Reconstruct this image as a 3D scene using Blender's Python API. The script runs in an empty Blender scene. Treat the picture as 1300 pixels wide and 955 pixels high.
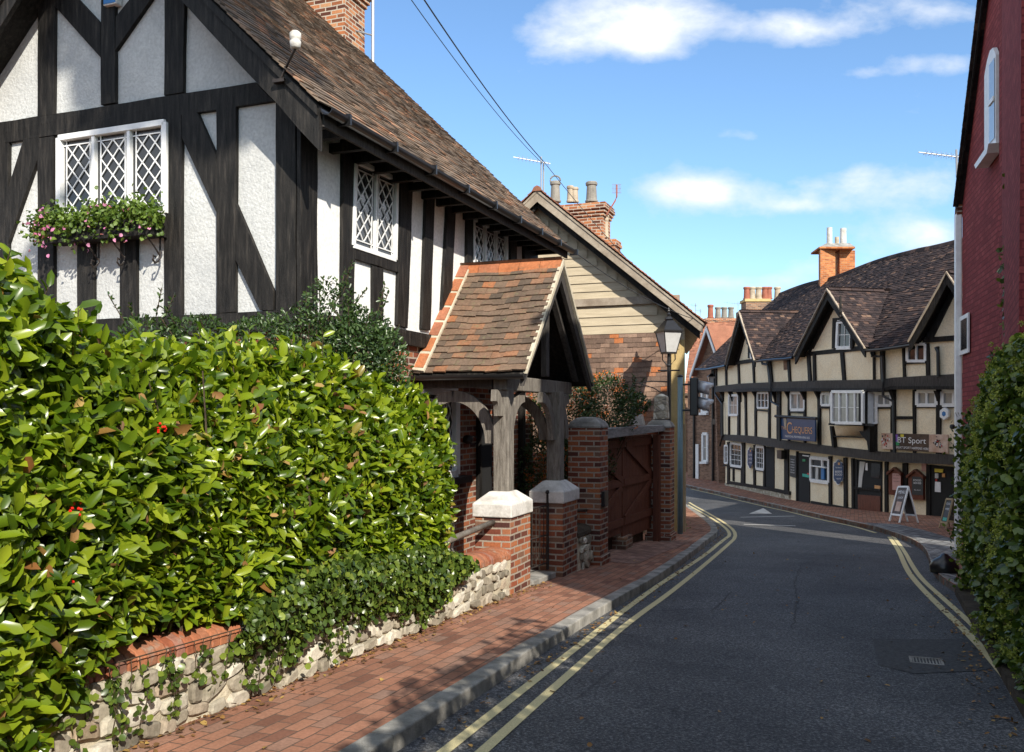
import bpy, bmesh, math, random
import numpy as np
from mathutils import Vector, noise
random.seed(7); rng = np.random.default_rng(7)
R = math.radians
V = lambda *a: Vector(a)
scene = bpy.context.scene
COL = scene.collection
# ---------------------------------------------------------------- survey: camera at the origin, level, looking along +Y
F, CX, HY = 1154.0, 650.0, 526.0
D = V(.3527, .9357, 0).normalized()      # along the street, downhill
O = V(D.y, -D.x, 0)                      # from the left houses towards the street
HL = -O
Z = V(0, 0, 1)
def ray(px, py): return V((px-CX)/F, 1, (HY-py)/F)
def gz(x, y):
    u = D.x*x + D.y*y
    a = -1.6-.0446*max(u, -25)
    b = -3.06
    k = .12
    h = max(0, min(1, .5+.5*(a-b)/k))
    return a*h+b*(1-h)+k*h*(1-h)          # smooth max: the slope levels off by the inn
def gp(px, py, lift=0):
    r = ray(px, py); Y = 8.
    for _ in range(60):
        z = gz(r.x*Y, Y)+lift
        Y = .5*Y+.5*min(90, z/r.z)
    return V(r.x*Y, Y, gz(r.x*Y, Y)+lift)
class Plane:
    def __init__(s, P, n): s.P = P; s.n = n.normalized()
    def pt(s, px, py, off=0):
        r = ray(px, py); t = (s.P+s.n*off).dot(s.n)/r.dot(s.n); return r*t
# ---------------------------------------------------------------- materials
MATS = {}
def nmat(name):
    m = bpy.data.materials.new(name); m.use_nodes = True
    nt = m.node_tree; b = nt.nodes['Principled BSDF']; MATS[name] = m
    return m, nt, b
def N(nt, t, **kw):
    n = nt.nodes.new(t)
    for k, v in kw.items():
        if k in n.inputs: n.inputs[k].default_value = v
        else: setattr(n, k, v)
    return n
def ramp(nt, fac, stops):
    r = nt.nodes.new('ShaderNodeValToRGB'); e = r.color_ramp.elements
    while len(e) < len(stops): e.new(.5)
    for i, (p, c) in enumerate(stops): e[i].position = p; e[i].color = (*c, 1) if len(c) == 3 else c
    if fac is not None: nt.links.new(fac, r.inputs[0])
    return r.outputs[0]
def mixc(nt, fac, a, b, mode='MIX'):
    m = nt.nodes.new('ShaderNodeMix'); m.data_type = 'RGBA'; m.blend_type = mode
    for s, v in ((0, fac), (6, a), (7, b)):
        if isinstance(v, (int, float)): m.inputs[s].default_value = v
        elif isinstance(v, tuple): m.inputs[s].default_value = (*v, 1)
        else: nt.links.new(v, m.inputs[s])
    return m.outputs[2]
def coords(nt, kind='Object', scale=(1, 1, 1), rot=0):
    tc = nt.nodes.new('ShaderNodeTexCoord'); mp = nt.nodes.new('ShaderNodeMapping')
    nt.links.new(tc.outputs[kind], mp.inputs[0]); mp.inputs['Scale'].default_value = scale
    mp.inputs['Rotation'].default_value = (0, 0, rot)
    return mp.outputs[0]
def noisen(nt, vec, scale, detail=4, rough=.6, dist=0):
    n = N(nt, 'ShaderNodeTexNoise'); n.inputs['Scale'].default_value = scale; n.inputs['Detail'].default_value = detail
    n.inputs['Roughness'].default_value = rough; n.inputs['Distortion'].default_value = dist
    nt.links.new(vec, n.inputs['Vector']); return n.outputs[0]
def bump(nt, b, h, strength, dist=.01, prev=None):
    bm = N(nt, 'ShaderNodeBump'); bm.inputs['Strength'].default_value = strength; bm.inputs['Distance'].default_value = dist
    nt.links.new(h, bm.inputs['Height'])
    if prev is not None: nt.links.new(prev, bm.inputs['Normal'])
    nt.links.new(bm.outputs[0], b.inputs['Normal']); return bm.outputs[0]
def rough_mat(name, c1, c2, scale=6, rough=.85, bs=.3, bd=.01, stretch=(1, 1, 1), fine=60, spec=.3, c3=None, metal=0, lo=.3, hi=.7):
    m, nt, b = nmat(name); v = coords(nt, 'Object', stretch)
    n1 = noisen(nt, v, scale, 6); n2 = noisen(nt, v, fine, 3)
    st = [(lo, c1), (hi, c2)]
    if c3: st = [(lo, c1), (.5*(lo+hi), c2), (hi, c3)]
    col = ramp(nt, n1, st)
    col = mixc(nt, .35, col, ramp(nt, n2, [(.3, (.55, .55, .55)), (.7, (1.25, 1.25, 1.25))]), 'MULTIPLY')
    nt.links.new(col, b.inputs['Base Color']); b.inputs['Roughness'].default_value = rough
    b.inputs['Specular IOR Level'].default_value = spec; b.inputs['Metallic'].default_value = metal
    mx = N(nt, 'ShaderNodeMath', operation='ADD'); nt.links.new(n1, mx.inputs[0]); nt.links.new(n2, mx.inputs[1])
    if bs: bump(nt, b, mx.outputs[0], bs, bd)
    return m
def brick_mat(name, stops, mortar, bw=.225, rh=.075, ms=.011, rot=0, grime=.35, bumps=.6, off=.5):
    m, nt, b = nmat(name); v = coords(nt, 'UV', (1, 1, 1), rot)
    wob = N(nt, 'ShaderNodeTexNoise'); wob.inputs['Scale'].default_value = 3; nt.links.new(v, wob.inputs['Vector'])
    va = N(nt, 'ShaderNodeVectorMath', operation='MULTIPLY_ADD'); va.inputs[1].default_value = (.02, .02, 0)
    nt.links.new(wob.outputs['Color'], va.inputs[0]); nt.links.new(v, va.inputs[2]); v2 = va.outputs[0]
    bt = N(nt, 'ShaderNodeTexBrick'); nt.links.new(v2, bt.inputs['Vector'])
    bt.inputs['Scale'].default_value = 1; bt.inputs['Brick Width'].default_value = bw; bt.inputs['Row Height'].default_value = rh
    bt.inputs['Mortar Size'].default_value = ms; bt.inputs['Mortar Smooth'].default_value = .2; bt.offset = off
    bt.inputs['Color1'].default_value = (0, 0, 0, 1); bt.inputs['Color2'].default_value = (1, 1, 1, 1); bt.inputs['Mortar'].default_value = (.5, .5, .5, 1)
    c = ramp(nt, bt.outputs['Color'], stops)
    n1 = noisen(nt, v, 45, 5); n0 = noisen(nt, v, 1.7, 4)
    c = mixc(nt, .6, c, ramp(nt, n1, [(.25, (.6, .6, .6)), (.75, (1.3, 1.3, 1.3))]), 'MULTIPLY')
    c = mixc(nt, grime, c, ramp(nt, n0, [(.3, (.35, .33, .3)), (.65, (1.15, 1.1, 1.05))]), 'MULTIPLY')
    mc = mixc(nt, .5, mortar, ramp(nt, n1, [(.3, (.5, .5, .5)), (.7, (1.2, 1.2, 1.2))]), 'MULTIPLY')
    c = mixc(nt, bt.outputs['Fac'], c, mc); nt.links.new(c, b.inputs['Base Color'])
    b.inputs['Roughness'].default_value = .9; b.inputs['Specular IOR Level'].default_value = .2
    inv = N(nt, 'ShaderNodeMath', operation='MULTIPLY_ADD'); inv.inputs[1].default_value = -1; nt.links.new(bt.outputs['Fac'], inv.inputs[0]); nt.links.new(n1, inv.inputs[2])
    bump(nt, b, inv.outputs[0], bumps, .008)
    return m
def tile_mat(name, stops, lichen=.3, licol=(.20, .17, .10), rough=.9):
    m, nt, b = nmat(name); g = N(nt, 'ShaderNodeNewGeometry'); v = coords(nt, 'Object')
    c = ramp(nt, g.outputs['Random Per Island'], stops)
    n1 = noisen(nt, v, 35, 4); n0 = noisen(nt, v, 2.2, 4)
    c = mixc(nt, .6, c, ramp(nt, n1, [(.25, (.5, .5, .5)), (.75, (1.4, 1.4, 1.4))]), 'MULTIPLY')
    c = mixc(nt, .5, c, ramp(nt, n0, [(.3, (.5, .5, .5)), (.7, (1.3, 1.3, 1.3))]), 'MULTIPLY')
    nl = noisen(nt, v, 14, 6)
    c = mixc(nt, ramp(nt, nl, [(.56, (0, 0, 0)), (.70, (lichen,)*3)]), c, licol)
    nt.links.new(c, b.inputs['Base Color']); b.inputs['Roughness'].default_value = rough; b.inputs['Specular IOR Level'].default_value = .25
    bump(nt, b, n1, .4, .006); return m
def leaf_mat(name, stops, rough=.32, trans=.3, spec=.5):
    m, nt, b = nmat(name); g = N(nt, 'ShaderNodeNewGeometry'); v = coords(nt, 'Object')
    c = ramp(nt, g.outputs['Random Per Island'], stops); n0 = noisen(nt, v, 2.5, 3)
    c = mixc(nt, .6, c, ramp(nt, n0, [(.3, (.55, .6, .55)), (.7, (1.25, 1.2, 1.1))]), 'MULTIPLY')
    nt.links.new(c, b.inputs['Base Color']); b.inputs['Roughness'].default_value = rough; b.inputs['Specular IOR Level'].default_value = spec
    t = N(nt, 'ShaderNodeBsdfTranslucent'); c2 = mixc(nt, 1., c, (1.5, 1.55, .5), 'MULTIPLY'); nt.links.new(c2, t.inputs[0])
    mx = N(nt, 'ShaderNodeMixShader'); mx.inputs[0].default_value = trans
    nt.links.new(b.outputs[0], mx.inputs[1]); nt.links.new(t.outputs[0], mx.inputs[2])
    nt.links.new(mx.outputs[0], nt.nodes['Material Output'].inputs[0]); return m
def flat_mat(name, c, rough=.5, spec=.5, metal=0):
    m, nt, b = nmat(name); v = coords(nt, 'Object'); n = noisen(nt, v, 9, 4)
    col = mixc(nt, .5, c, ramp(nt, n, [(.3, (.75, .75, .75)), (.7, (1.15, 1.15, 1.15))]), 'MULTIPLY')
    nt.links.new(col, b.inputs['Base Color'])
    b.inputs['Roughness'].default_value = rough; b.inputs['Specular IOR Level'].default_value = spec; b.inputs['Metallic'].default_value = metal
    return m
red_stops = [(0, (.07, .03, .025)), (.3, (.19, .06, .035)), (.6, (.30, .09, .045)), (.85, (.38, .14, .06)), (1, (.17, .10, .07))]
M = {}
M['brick'] = brick_mat('red_brick', red_stops, (.34, .29, .23))
M['brick_old'] = brick_mat('old_brown_brick', [(0, (.10, .06, .045)), (.4, (.20, .11, .075)), (.8, (.28, .15, .09)), (1, (.34, .20, .12))], (.30, .26, .2))
M['brick_chim'] = brick_mat('chimney_brick', [(0, (.09, .035, .025)), (.4, (.30, .11, .05)), (.8, (.45, .17, .07)), (1, (.5, .28, .15))], (.45, .40, .32))
M['brick_orange'] = brick_mat('orange_chimney_brick', [(0, (.30, .10, .04)), (.5, (.48, .17, .06)), (1, (.58, .24, .09))], (.40, .26, .16), ms=.007)
M['brick_far'] = brick_mat('far_brown_brick', [(0, (.16, .095, .065)), (.5, (.25, .15, .10)), (1, (.33, .2, .13))], (.28, .2, .15), ms=.008)
M['paver'] = brick_mat('brick_paving', [(0, (.20, .095, .065)), (.3, (.30, .145, .095)), (.7, (.37, .185, .12)), (1, (.27, .17, .13))], (.12, .08, .06), bw=.22, rh=.105, ms=.006, rot=0, grime=.45, bumps=.4)
M['paver_drive'] = brick_mat('drive_paving', [(0, (.20, .11, .09)), (.5, (.30, .17, .13)), (1, (.36, .22, .17))], (.10, .08, .06), bw=.2, rh=.1, ms=.008, rot=R(45), grime=.5)
M['redwall'] = brick_mat('painted_red_brick', [(0, (.20, .036, .038)), (.6, (.26, .048, .050)), (1, (.31, .07, .065))], (.15, .028, .030), ms=.010, grime=.3, bumps=.5)
M['asphalt'] = None
def asphalt():
    m, nt, b = nmat('asphalt'); v = coords(nt)
    n1 = noisen(nt, v, 48, 6, .85); n2 = noisen(nt, v, .5, 6, .7); n3 = noisen(nt, v, 260, 2)
    c = ramp(nt, n1, [(.36, (.014, .014, .016)), (.5, (.050, .050, .052)), (.62, (.22, .22, .215))])
    c = mixc(nt, .7, c, ramp(nt, n2, [(.35, (.55, .55, .57)), (.65, (1.5, 1.5, 1.5))]), 'MULTIPLY')
    vo = N(nt, 'ShaderNodeTexVoronoi', feature='DISTANCE_TO_EDGE'); vo.inputs['Scale'].default_value = .35
    wv = mixc(nt, .22, v, N(nt, 'ShaderNodeTexNoise').outputs['Color']); nt.links.new(wv, vo.inputs['Vector'])
    cr = ramp(nt, vo.outputs[0], [(.0, (1, 1, 1)), (.006, (0, 0, 0))])
    nz = noisen(nt, v, .9, 2); gate = ramp(nt, nz, [(.55, (0, 0, 0)), (.62, (.7, .7, .7))])
    c = mixc(nt, mixc(nt, 1., cr, gate, 'MULTIPLY'), c, (.012, .012, .014))
    nt.links.new(c, b.inputs['Base Color']); b.inputs['Roughness'].default_value = .75; b.inputs['Specular IOR Level'].default_value = .35
    bump(nt, b, n1, .7, .006); return m
M['asphalt'] = asphalt()
M['kerb'] = rough_mat('granite_kerb', (.15, .145, .13), (.36, .345, .31), 4, .85, .6, .012, fine=110, lo=.35, hi=.65)
M['setts'] = brick_mat('worn_setts', [(0, (.12, .12, .13)), (.5, (.22, .23, .24)), (1, (.34, .34, .34))], (.07, .065, .06), bw=.3, rh=.13, ms=.02, rot=R(25))
M['soil'] = rough_mat('soil', (.035, .026, .018), (.10, .08, .055), 5, 1, .8, .03)
M['ground'] = rough_mat('far_ground', (.05, .07, .03), (.11, .10, .06), .2, 1, .2)
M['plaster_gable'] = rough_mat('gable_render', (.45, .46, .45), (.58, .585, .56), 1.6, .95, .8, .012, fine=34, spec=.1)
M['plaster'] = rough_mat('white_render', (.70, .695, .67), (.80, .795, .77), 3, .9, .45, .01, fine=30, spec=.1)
M['cream'] = rough_mat('cream_render', (.82, .68, .46), (.90, .79, .58), 2.5, .9, .25, .01, fine=25, spec=.15)
M['black'] = rough_mat('black_oak', (.005, .0045, .004), (.018, .016, .014), 3, .6, .8, .008, stretch=(9, 9, 1), fine=30, spec=.22, c3=(.050, .043, .036), lo=.35, hi=.75)
M['grey_oak'] = rough_mat('weathered_dark_oak', (.030, .026, .023), (.085, .076, .068), 5, .75, .7, .006, stretch=(7, 7, 1), fine=40, spec=.3)
M['post_oak'] = rough_mat('pale_weathered_oak', (.09, .078, .064), (.26, .235, .20), 5, .8, .7, .006, stretch=(7, 7, 1), fine=40, spec=.25)
M['blackpaint'] = flat_mat('black_gloss_paint', (.012, .012, .013), .3)
M['white'] = flat_mat('white_paint', (.78, .78, .76), .45)
M['cap'] = rough_mat('white_cap', (.42, .40, .36), (.62, .60, .56), 3.5, .85, .25, fine=35, lo=.35, hi=.55)
M['glass'] = flat_mat('window_glass', (.018, .020, .022), .06, .7)
M['glass_light'] = flat_mat('curtained_glass', (.30, .29, .27), .12, .6)
M['curtain'] = rough_mat('net_curtain', (.50, .49, .46), (.68, .67, .63), 14, .9, .3, stretch=(8, 8, .3))
M['roof1'] = tile_mat('mossy_clay_tiles', [(0, (.095, .074, .058)), (.35, (.165, .128, .098)), (.7, (.23, .172, .125)), (.9, (.29, .185, .12)), (1, (.40, .20, .115))])
M['roof_porch'] = tile_mat('porch_clay_tiles', [(0, (.095, .072, .054)), (.4, (.155, .106, .074)), (.85, (.20, .125, .082)), (.97, (.26, .125, .066)), (1, (.32, .12, .05))], .6, (.16, .15, .08))
M['ridge'] = tile_mat('orange_ridge_tiles', [(0, (.33, .11, .05)), (.5, (.42, .15, .06)), (1, (.30, .12, .07))], .4)
M['roof_pub'] = tile_mat('dark_clay_tiles', [(0, (.018, .014, .016)), (.5, (.038, .027, .027)), (.85, (.060, .040, .036)), (.96, (.11, .066, .05)), (1, (.20, .13, .09))], .3, (.10, .085, .07))
M['roof_red'] = tile_mat('red_clay_tiles', [(0, (.20, .09, .06)), (.5, (.28, .12, .075)), (1, (.38, .17, .10))], .35)
M['tilehung'] = tile_mat('hung_brown_tiles', [(0, (.15, .10, .075)), (.5, (.23, .15, .11)), (.9, (.30, .20, .145)), (.97, (.42, .15, .06)), (1, (.45, .16, .06))], .2)
M['pot_buff'] = rough_mat('buff_clay_pot', (.30, .24, .17), (.50, .43, .32), 4, .85)
M['pot_red'] = rough_mat('red_clay_pot', (.22, .07, .045), (.36, .13, .08), 4, .8)
M['pot_grey'] = rough_mat('grey_pot', (.16, .15, .13), (.30, .28, .24), 4, .85)
M['mortar'] = rough_mat('lime_mortar', (.40, .35, .25), (.58, .52, .40), 8, .95, .6)
M['metal'] = flat_mat('galvanised_metal', (.42, .42, .42), .4, .5, .6)
M['iron'] = rough_mat('black_iron', (.015, .014, .014), (.045, .035, .03), 12, .5, .3)
M['rail'] = rough_mat('painted_wood_rail', (.10, .085, .07), (.22, .20, .17), 8, .6, .3)
M['gate'] = rough_mat('brown_gate_boards', (.075, .022, .012), (.16, .055, .028), 3, .6, .6, .006, stretch=(9, 9, .8))
M['greywood'] = rough_mat('grey_weathered_beam', (.16, .16, .16), (.34, .34, .33), 5, .9, .6, stretch=(1, 1, 6))
M['board'] = rough_mat('cream_weatherboard', (.42, .35, .24), (.56, .475, .335), 3, .8, .3, stretch=(.6, .6, 6))
M['verge'] = rough_mat('weathered_bargeboard', (.24, .19, .14), (.42, .36, .28), 4, .8, .4)
M['yellow_wall'] = rough_mat('yellow_render', (.42, .31, .13), (.56, .42, .20), 3, .9, .3)
M['tan_wood'] = rough_mat('tan_timber', (.30, .22, .12), (.46, .36, .22), 4, .85, .4, stretch=(5, 5, .7))
M['pole_blue'] = flat_mat('grey_green_paint', (.15, .24, .27), .45)
M['lamp_glass'] = flat_mat('lantern_glass', (.45, .45, .44), .15, .6)
M['navy'] = flat_mat('navy_sign_paint', (.008, .04, .12), .35)
M['gold'] = flat_mat('gold_lettering', (.62, .30, .10), .4)
M['signwhite'] = flat_mat('white_lettering', (.8, .8, .8), .5)
M['darkred'] = rough_mat('varnished_board', (.09, .022, .012), (.17, .05, .025), 5, .35, .2, stretch=(4, 4, 1))
M['chalk'] = flat_mat('blackboard', (.035, .035, .035), .6)
M['poster_pink'] = flat_mat('pink_poster', (.55, .30, .26), .5)
M['purple'] = flat_mat('purple_paint', (.20, .08, .42), .5)
M['green'] = flat_mat('green_paint', (.02, .28, .10), .5)
M['teal'] = flat_mat('teal_sticker', (.02, .40, .30), .5)
M['blue'] = flat_mat('blue_poster', (.03, .17, .42), .5)
M['yellow'] = flat_mat('yellow_notice', (.75, .60, .05), .5)
M['red'] = flat_mat('red_print', (.50, .03, .03), .5)
M['banner_brown'] = rough_mat('dark_banner_print', (.035, .025, .02), (.13, .08, .055), 6, .5, 0)
M['banner_pale'] = rough_mat('pale_banner_print', (.42, .22, .14), (.72, .60, .50), 3, .5, 0)
M['sack'] = flat_mat('black_plastic', (.010, .010, .011), .3)
M['dark'] = flat_mat('dark_interior', (.008, .008, .008), .8)  # near-black that stands in for shade in the door recesses
M['cable'] = flat_mat('cable_sheath', (.02, .02, .02), .6)
M['twig'] = rough_mat('bark', (.035, .024, .016), (.09, .065, .04), 20, .95, .5)
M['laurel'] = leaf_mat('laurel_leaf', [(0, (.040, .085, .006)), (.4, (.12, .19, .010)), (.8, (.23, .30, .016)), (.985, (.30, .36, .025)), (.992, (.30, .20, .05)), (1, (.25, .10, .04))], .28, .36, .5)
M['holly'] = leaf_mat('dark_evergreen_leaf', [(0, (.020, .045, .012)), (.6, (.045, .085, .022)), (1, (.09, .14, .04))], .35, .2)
M['ivy'] = leaf_mat('ivy_leaf', [(0, (.03, .055, .01)), (.6, (.08, .13, .02)), (.9, (.15, .20, .03)), (1, (.22, .28, .05))], .33, .2)
M['ivy_flower'] = leaf_mat('ivy_umbel', [(0, (.20, .25, .03)), (1, (.40, .42, .08))], .6, .2)
M['firethorn'] = leaf_mat('firethorn_leaf', [(0, (.018, .040, .010)), (1, (.05, .095, .018))], .4, .2)
M['berry_orange'] = flat_mat('orange_berry', (.62, .16, .02), .35)
M['berry_red'] = flat_mat('red_berry', (.60, .02, .01), .25)
M['basket'] = leaf_mat('trailing_geranium_leaf', [(0, (.05, .10, .015)), (1, (.16, .24, .04))], .5, .3)
M['petal'] = leaf_mat('pink_petal', [(0, (.55, .15, .35)), (1, (.75, .32, .55))], .5, .3)
def stone_mat():
    m, nt, b = nmat('chalk_and_flint_rubble'); v = coords(nt, 'Object', (1, 1, 1.25))
    w = noisen(nt, v, 3, 3); wv = N(nt, 'ShaderNodeVectorMath', operation='ADD'); wn = N(nt, 'ShaderNodeTexNoise'); wn.inputs['Scale'].default_value = 3.5; nt.links.new(v, wn.inputs['Vector'])
    sc = N(nt, 'ShaderNodeVectorMath', operation='SCALE'); sc.inputs[3].default_value = .16; nt.links.new(wn.outputs['Color'], sc.inputs[0])
    nt.links.new(v, wv.inputs[0]); nt.links.new(sc.outputs[0], wv.inputs[1])
    ve = N(nt, 'ShaderNodeTexVoronoi', feature='DISTANCE_TO_EDGE'); ve.inputs['Scale'].default_value = 7.5; nt.links.new(wv.outputs[0], ve.inputs['Vector'])
    vc = N(nt, 'ShaderNodeTexVoronoi'); vc.inputs['Scale'].default_value = 7.5; nt.links.new(wv.outputs[0], vc.inputs['Vector'])
    sx = N(nt, 'ShaderNodeSeparateColor'); nt.links.new(vc.outputs['Color'], sx.inputs[0])
    c = ramp(nt, sx.outputs[0], [(0, (.26, .23, .18)), (.4, (.46, .42, .33)), (.75, (.62, .58, .48)), (1, (.36, .31, .23))])
    n1 = noisen(nt, v, 30, 5); c = mixc(nt, .7, c, ramp(nt, n1, [(.3, (.5, .48, .45)), (.65, (1.2, 1.2, 1.2))]), 'MULTIPLY')
    e = ramp(nt, ve.outputs[0], [(.03, (1, 1, 1)), (.14, (0, 0, 0))]); c = mixc(nt, e, c, (.34, .30, .22))
    nt.links.new(c, b.inputs['Base Color']); b.inputs['Roughness'].default_value = .95; b.inputs['Specular IOR Level'].default_value = .1
    e2 = ramp(nt, ve.outputs[0], [(0, (0, 0, 0)), (.2, (1, 1, 1))]); ad = mixc(nt, .25, e2, n1)
    bump(nt, b, ad, .8, .018); return m
M['stone'] = stone_mat()
M['rubble'] = tile_mat('chalk_flint_stones', [(0, (.17, .15, .115)), (.3, (.33, .29, .22)), (.6, (.48, .44, .35)), (.85, (.58, .54, .45)), (1, (.28, .21, .14))], .45, (.16, .15, .09))
M['dryleaf'] = leaf_mat('dead_leaf', [(0, (.10, .05, .02)), (.6, (.26, .13, .04)), (1, (.36, .24, .07))], .7, .1)
M['patch'] = rough_mat('tar_patch', (.030, .030, .031), (.085, .085, .084), 30, .8, .6, .006, fine=160)
def paint_mat(name, col, keep):
    m, nt, b = nmat(name); v = coords(nt); n1 = noisen(nt, v, 22, 5, .7); n2 = noisen(nt, v, 2.5, 3)
    ad = N(nt, 'ShaderNodeMath', operation='ADD'); nt.links.new(n1, ad.inputs[0]); nt.links.new(n2, ad.inputs[1])
    f = ramp(nt, ad.outputs[0], [(keep, (1, 1, 1)), (keep+.10, (0, 0, 0))])
    g = noisen(nt, v, 120, 3); cc = mixc(nt, .6, col, ramp(nt, g, [(.3, (.5, .5, .5)), (.7, (1.2, 1.2, 1.2))]), 'MULTIPLY')
    c = mixc(nt, f, (.06, .062, .07), cc); nt.links.new(c, b.inputs['Base Color']); b.inputs['Roughness'].default_value = .8
    bump(nt, b, g, .5, .004); return m
M['yline'] = paint_mat('worn_yellow_road_paint', (.60, .52, .28), 1.02)
M['wline'] = paint_mat('worn_white_road_paint', (.62, .62, .60), 1.0)
# ---------------------------------------------------------------- mesh builder
ORG = {}
class MB:
    def __init__(s): s.v = []; s.f = []
    def add(s, vs, fs):
        b = len(s.v); s.v += [Vector(p) for p in vs]; s.f += [[b+i for i in f] for f in fs]; return s
    def prism(s, poly, vec):
        n = len(poly); a = [Vector(p) for p in poly]; c = [p+vec for p in a]
        return s.add(a+c, [list(range(n))[::-1], list(range(n, 2*n))]+[[i, (i+1) % n, n+(i+1) % n, n+i] for i in range(n)])
    def box(s, P, a, b, c):           # corner P, edge vectors
        P, a, b, c = map(Vector, (P, a, b, c))
        return s.prism([P, P+a, P+a+b, P+b], c)
    def cbox(s, C, a, b, c):
        C, a, b, c = map(Vector, (C, a, b, c)); return s.box(C-(a+b+c)/2, a, b, c)
    def tube(s, pts, r, n=8, r2=None):
        pts = [Vector(p) for p in pts]; rings = []; m = len(pts)
        for i, p in enumerate(pts):
            t = (pts[min(i+1, m-1)]-pts[max(i-1, 0)]).normalized()
            up = Z if abs(t.z) < .95 else V(1, 0, 0)
            a = t.cross(up).normalized(); b = t.cross(a)
            rr = r if r2 is None else r+(r2-r)*i/(m-1)
            rings.append([p+(a*math.cos(2*math.pi*k/n)+b*math.sin(2*math.pi*k/n))*rr for k in range(n)])
        vs = [q for g in rings for q in g]; fs = []
        for i in range(m-1):
            for k in range(n): fs.append([i*n+k, i*n+(k+1) % n, (i+1)*n+(k+1) % n, (i+1)*n+k])
        fs += [list(range(n))[::-1], [(m-1)*n+k for k in range(n)]]
        return s.add(vs, fs)
    def lathe(s, C, prof, n=16):      # prof: (radius, z) up the axis
        C = Vector(C); vs = []; fs = []; m = len(prof)
        for r, z in prof: vs += [C+V(r*math.cos(2*math.pi*k/n), r*math.sin(2*math.pi*k/n), z) for k in range(n)]
        for i in range(m-1):
            for k in range(n): fs.append([i*n+k, i*n+(k+1) % n, (i+1)*n+(k+1) % n, (i+1)*n+k])
        fs += [list(range(n))[::-1], [(m-1)*n+k for k in range(n)]]
        return s.add(vs, fs)
    def frustum(s, C, a, b, h, k1, k2):  # square section along a,b; half sizes k1 -> k2
        C = Vector(C)
        lo = [C+a*x*k1+b*y*k1 for x, y in ((-1, -1), (1, -1), (1, 1), (-1, 1))]
        hi = [C+a*x*k2+b*y*k2+Z*h for x, y in ((-1, -1), (1, -1), (1, 1), (-1, 1))]
        return s.add(lo+hi, [[3, 2, 1, 0], [4, 5, 6, 7]]+[[i, (i+1) % 4, 4+(i+1) % 4, 4+i] for i in range(4)])
    def build(s, name, mat, parent=None, smooth=False, label=None, bevel=0, fix=True):
        org = ORG.get(parent.name, V(0, 0, 0)) if parent else V(0, 0, 0)
        me = bpy.data.meshes.new(name); me.from_pydata([tuple(p-org) for p in s.v], [], s.f)
        if fix:
            bm = bmesh.new(); bm.from_mesh(me); bmesh.ops.recalc_face_normals(bm, faces=bm.faces); bm.to_mesh(me); bm.free()
        uv = me.uv_layers.new(name='UVMap').data
        co = [p for p in s.v]
        for p in me.polygons:
            n = p.normal
            if abs(n.z) > .9: t, b = D, O
            else: t = Z.cross(n).normalized(); b = n.cross(t)
            for li in p.loop_indices:
                q = co[me.loops[li].vertex_index]; uv[li].uv = (q.dot(t), q.dot(b))
        me.materials.append(mat if not isinstance(mat, str) else M[mat])
        if smooth:
            for p in me.polygons: p.use_smooth = True
        o = bpy.data.objects.new(name, me); COL.objects.link(o)
        if parent: o.parent = parent; ORG[o.name] = org
        if label: o['label'] = label
        if bevel:
            md = o.modifiers.new('bevel', 'BEVEL'); md.width = bevel; md.segments = 2; md.limit_method = 'ANGLE'
        return o
def tag(o, label=None, cat=None, group=None, kind=None):
    if label: o['label'] = label
    if cat: o['category'] = cat
    if group: o['group'] = group
    if kind: o['kind'] = kind
    return o
def thing(name, label, cat, loc, group=None):
    o = bpy.data.objects.new(name, None); o.empty_display_size = .2; COL.objects.link(o); o.location = loc
    ORG[o.name] = Vector(loc); return tag(o, label, cat, group)
def struct(mb, name, mat, **k): return tag(mb.build(name, mat, **k), kind='structure')
def wob(poly, amp=.004, seg=.3):
    out = []; n = len(poly)
    for i in range(n):
        a, b = Vector(poly[i]), Vector(poly[(i+1) % n]); k = max(1, int((b-a).length/seg))
        for j in range(k):
            p = a.lerp(b, j/k); out.append(p+V(random.uniform(-1, 1), 0, random.uniform(-1, 1))*(amp if j else amp*.4))
    return out
def arc(P, a, b, n=8, a0=0, a1=90):   # quarter arc P + a cos + b sin
    return [P+a*math.cos(R(a0+(a1-a0)*i/n))+b*math.sin(R(a0+(a1-a0)*i/n)) for i in range(n+1)]
# tiles over a surface S(a,b)->point (metres along, metres up)
def tiles(S, A, B, tw=.165, gauge=.1, clip=None, th=.014, lift=.010, jit=1., ln=None, a0=0, b0=0):
    mb = MB(); nb = int((B-b0)/gauge); ln = ln or gauge*1.7
    for j in range(nb+1):
        b = b0+j*gauge; off = (j % 2)*tw/2; na = int((A-a0)/tw)+1
        rowsag = random.uniform(-.006, .006)*jit
        for i in range(na+1):
            a = a0+i*tw-off; aa = max(a, a0); ab = min(a+tw, A)
            if ab-aa < .03: continue
            c = (aa+ab)/2; p = S(c, b)
            if clip and not clip(p, c, b): continue
            U = (S(c+.05, b)-S(c-.05, b)).normalized(); W = (S(c, b+.05)-S(c, b-.05)).normalized(); n = U.cross(W).normalized()
            if n.z < -.01 or (abs(n.z) <= .01 and n.dot(-p) < 0): n = -n
            h = (ab-aa)/2-.0018; l = lift+random.uniform(0, .007)*jit; t = th+random.uniform(-.002, .004)*jit
            sk = random.uniform(-.005, .005)*jit; dn = random.uniform(-.007, .007)*jit+rowsag
            lo = p+W*dn; hi = p+W*ln
            s1 = lo-U*h+W*sk; s2 = lo+U*h-W*sk
            vs = [s1+n*l, s2+n*l, s2+n*(l+t), s1+n*(l+t), hi-U*h+n*.001, hi+U*h+n*.001, hi+U*h+n*(t*.6), hi-U*h+n*(t*.6)]
            mb.add(vs, [[0, 1, 2, 3], [3, 2, 6, 7], [0, 3, 7, 4], [1, 5, 6, 2], [0, 4, 5, 1]])
    return mb
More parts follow.
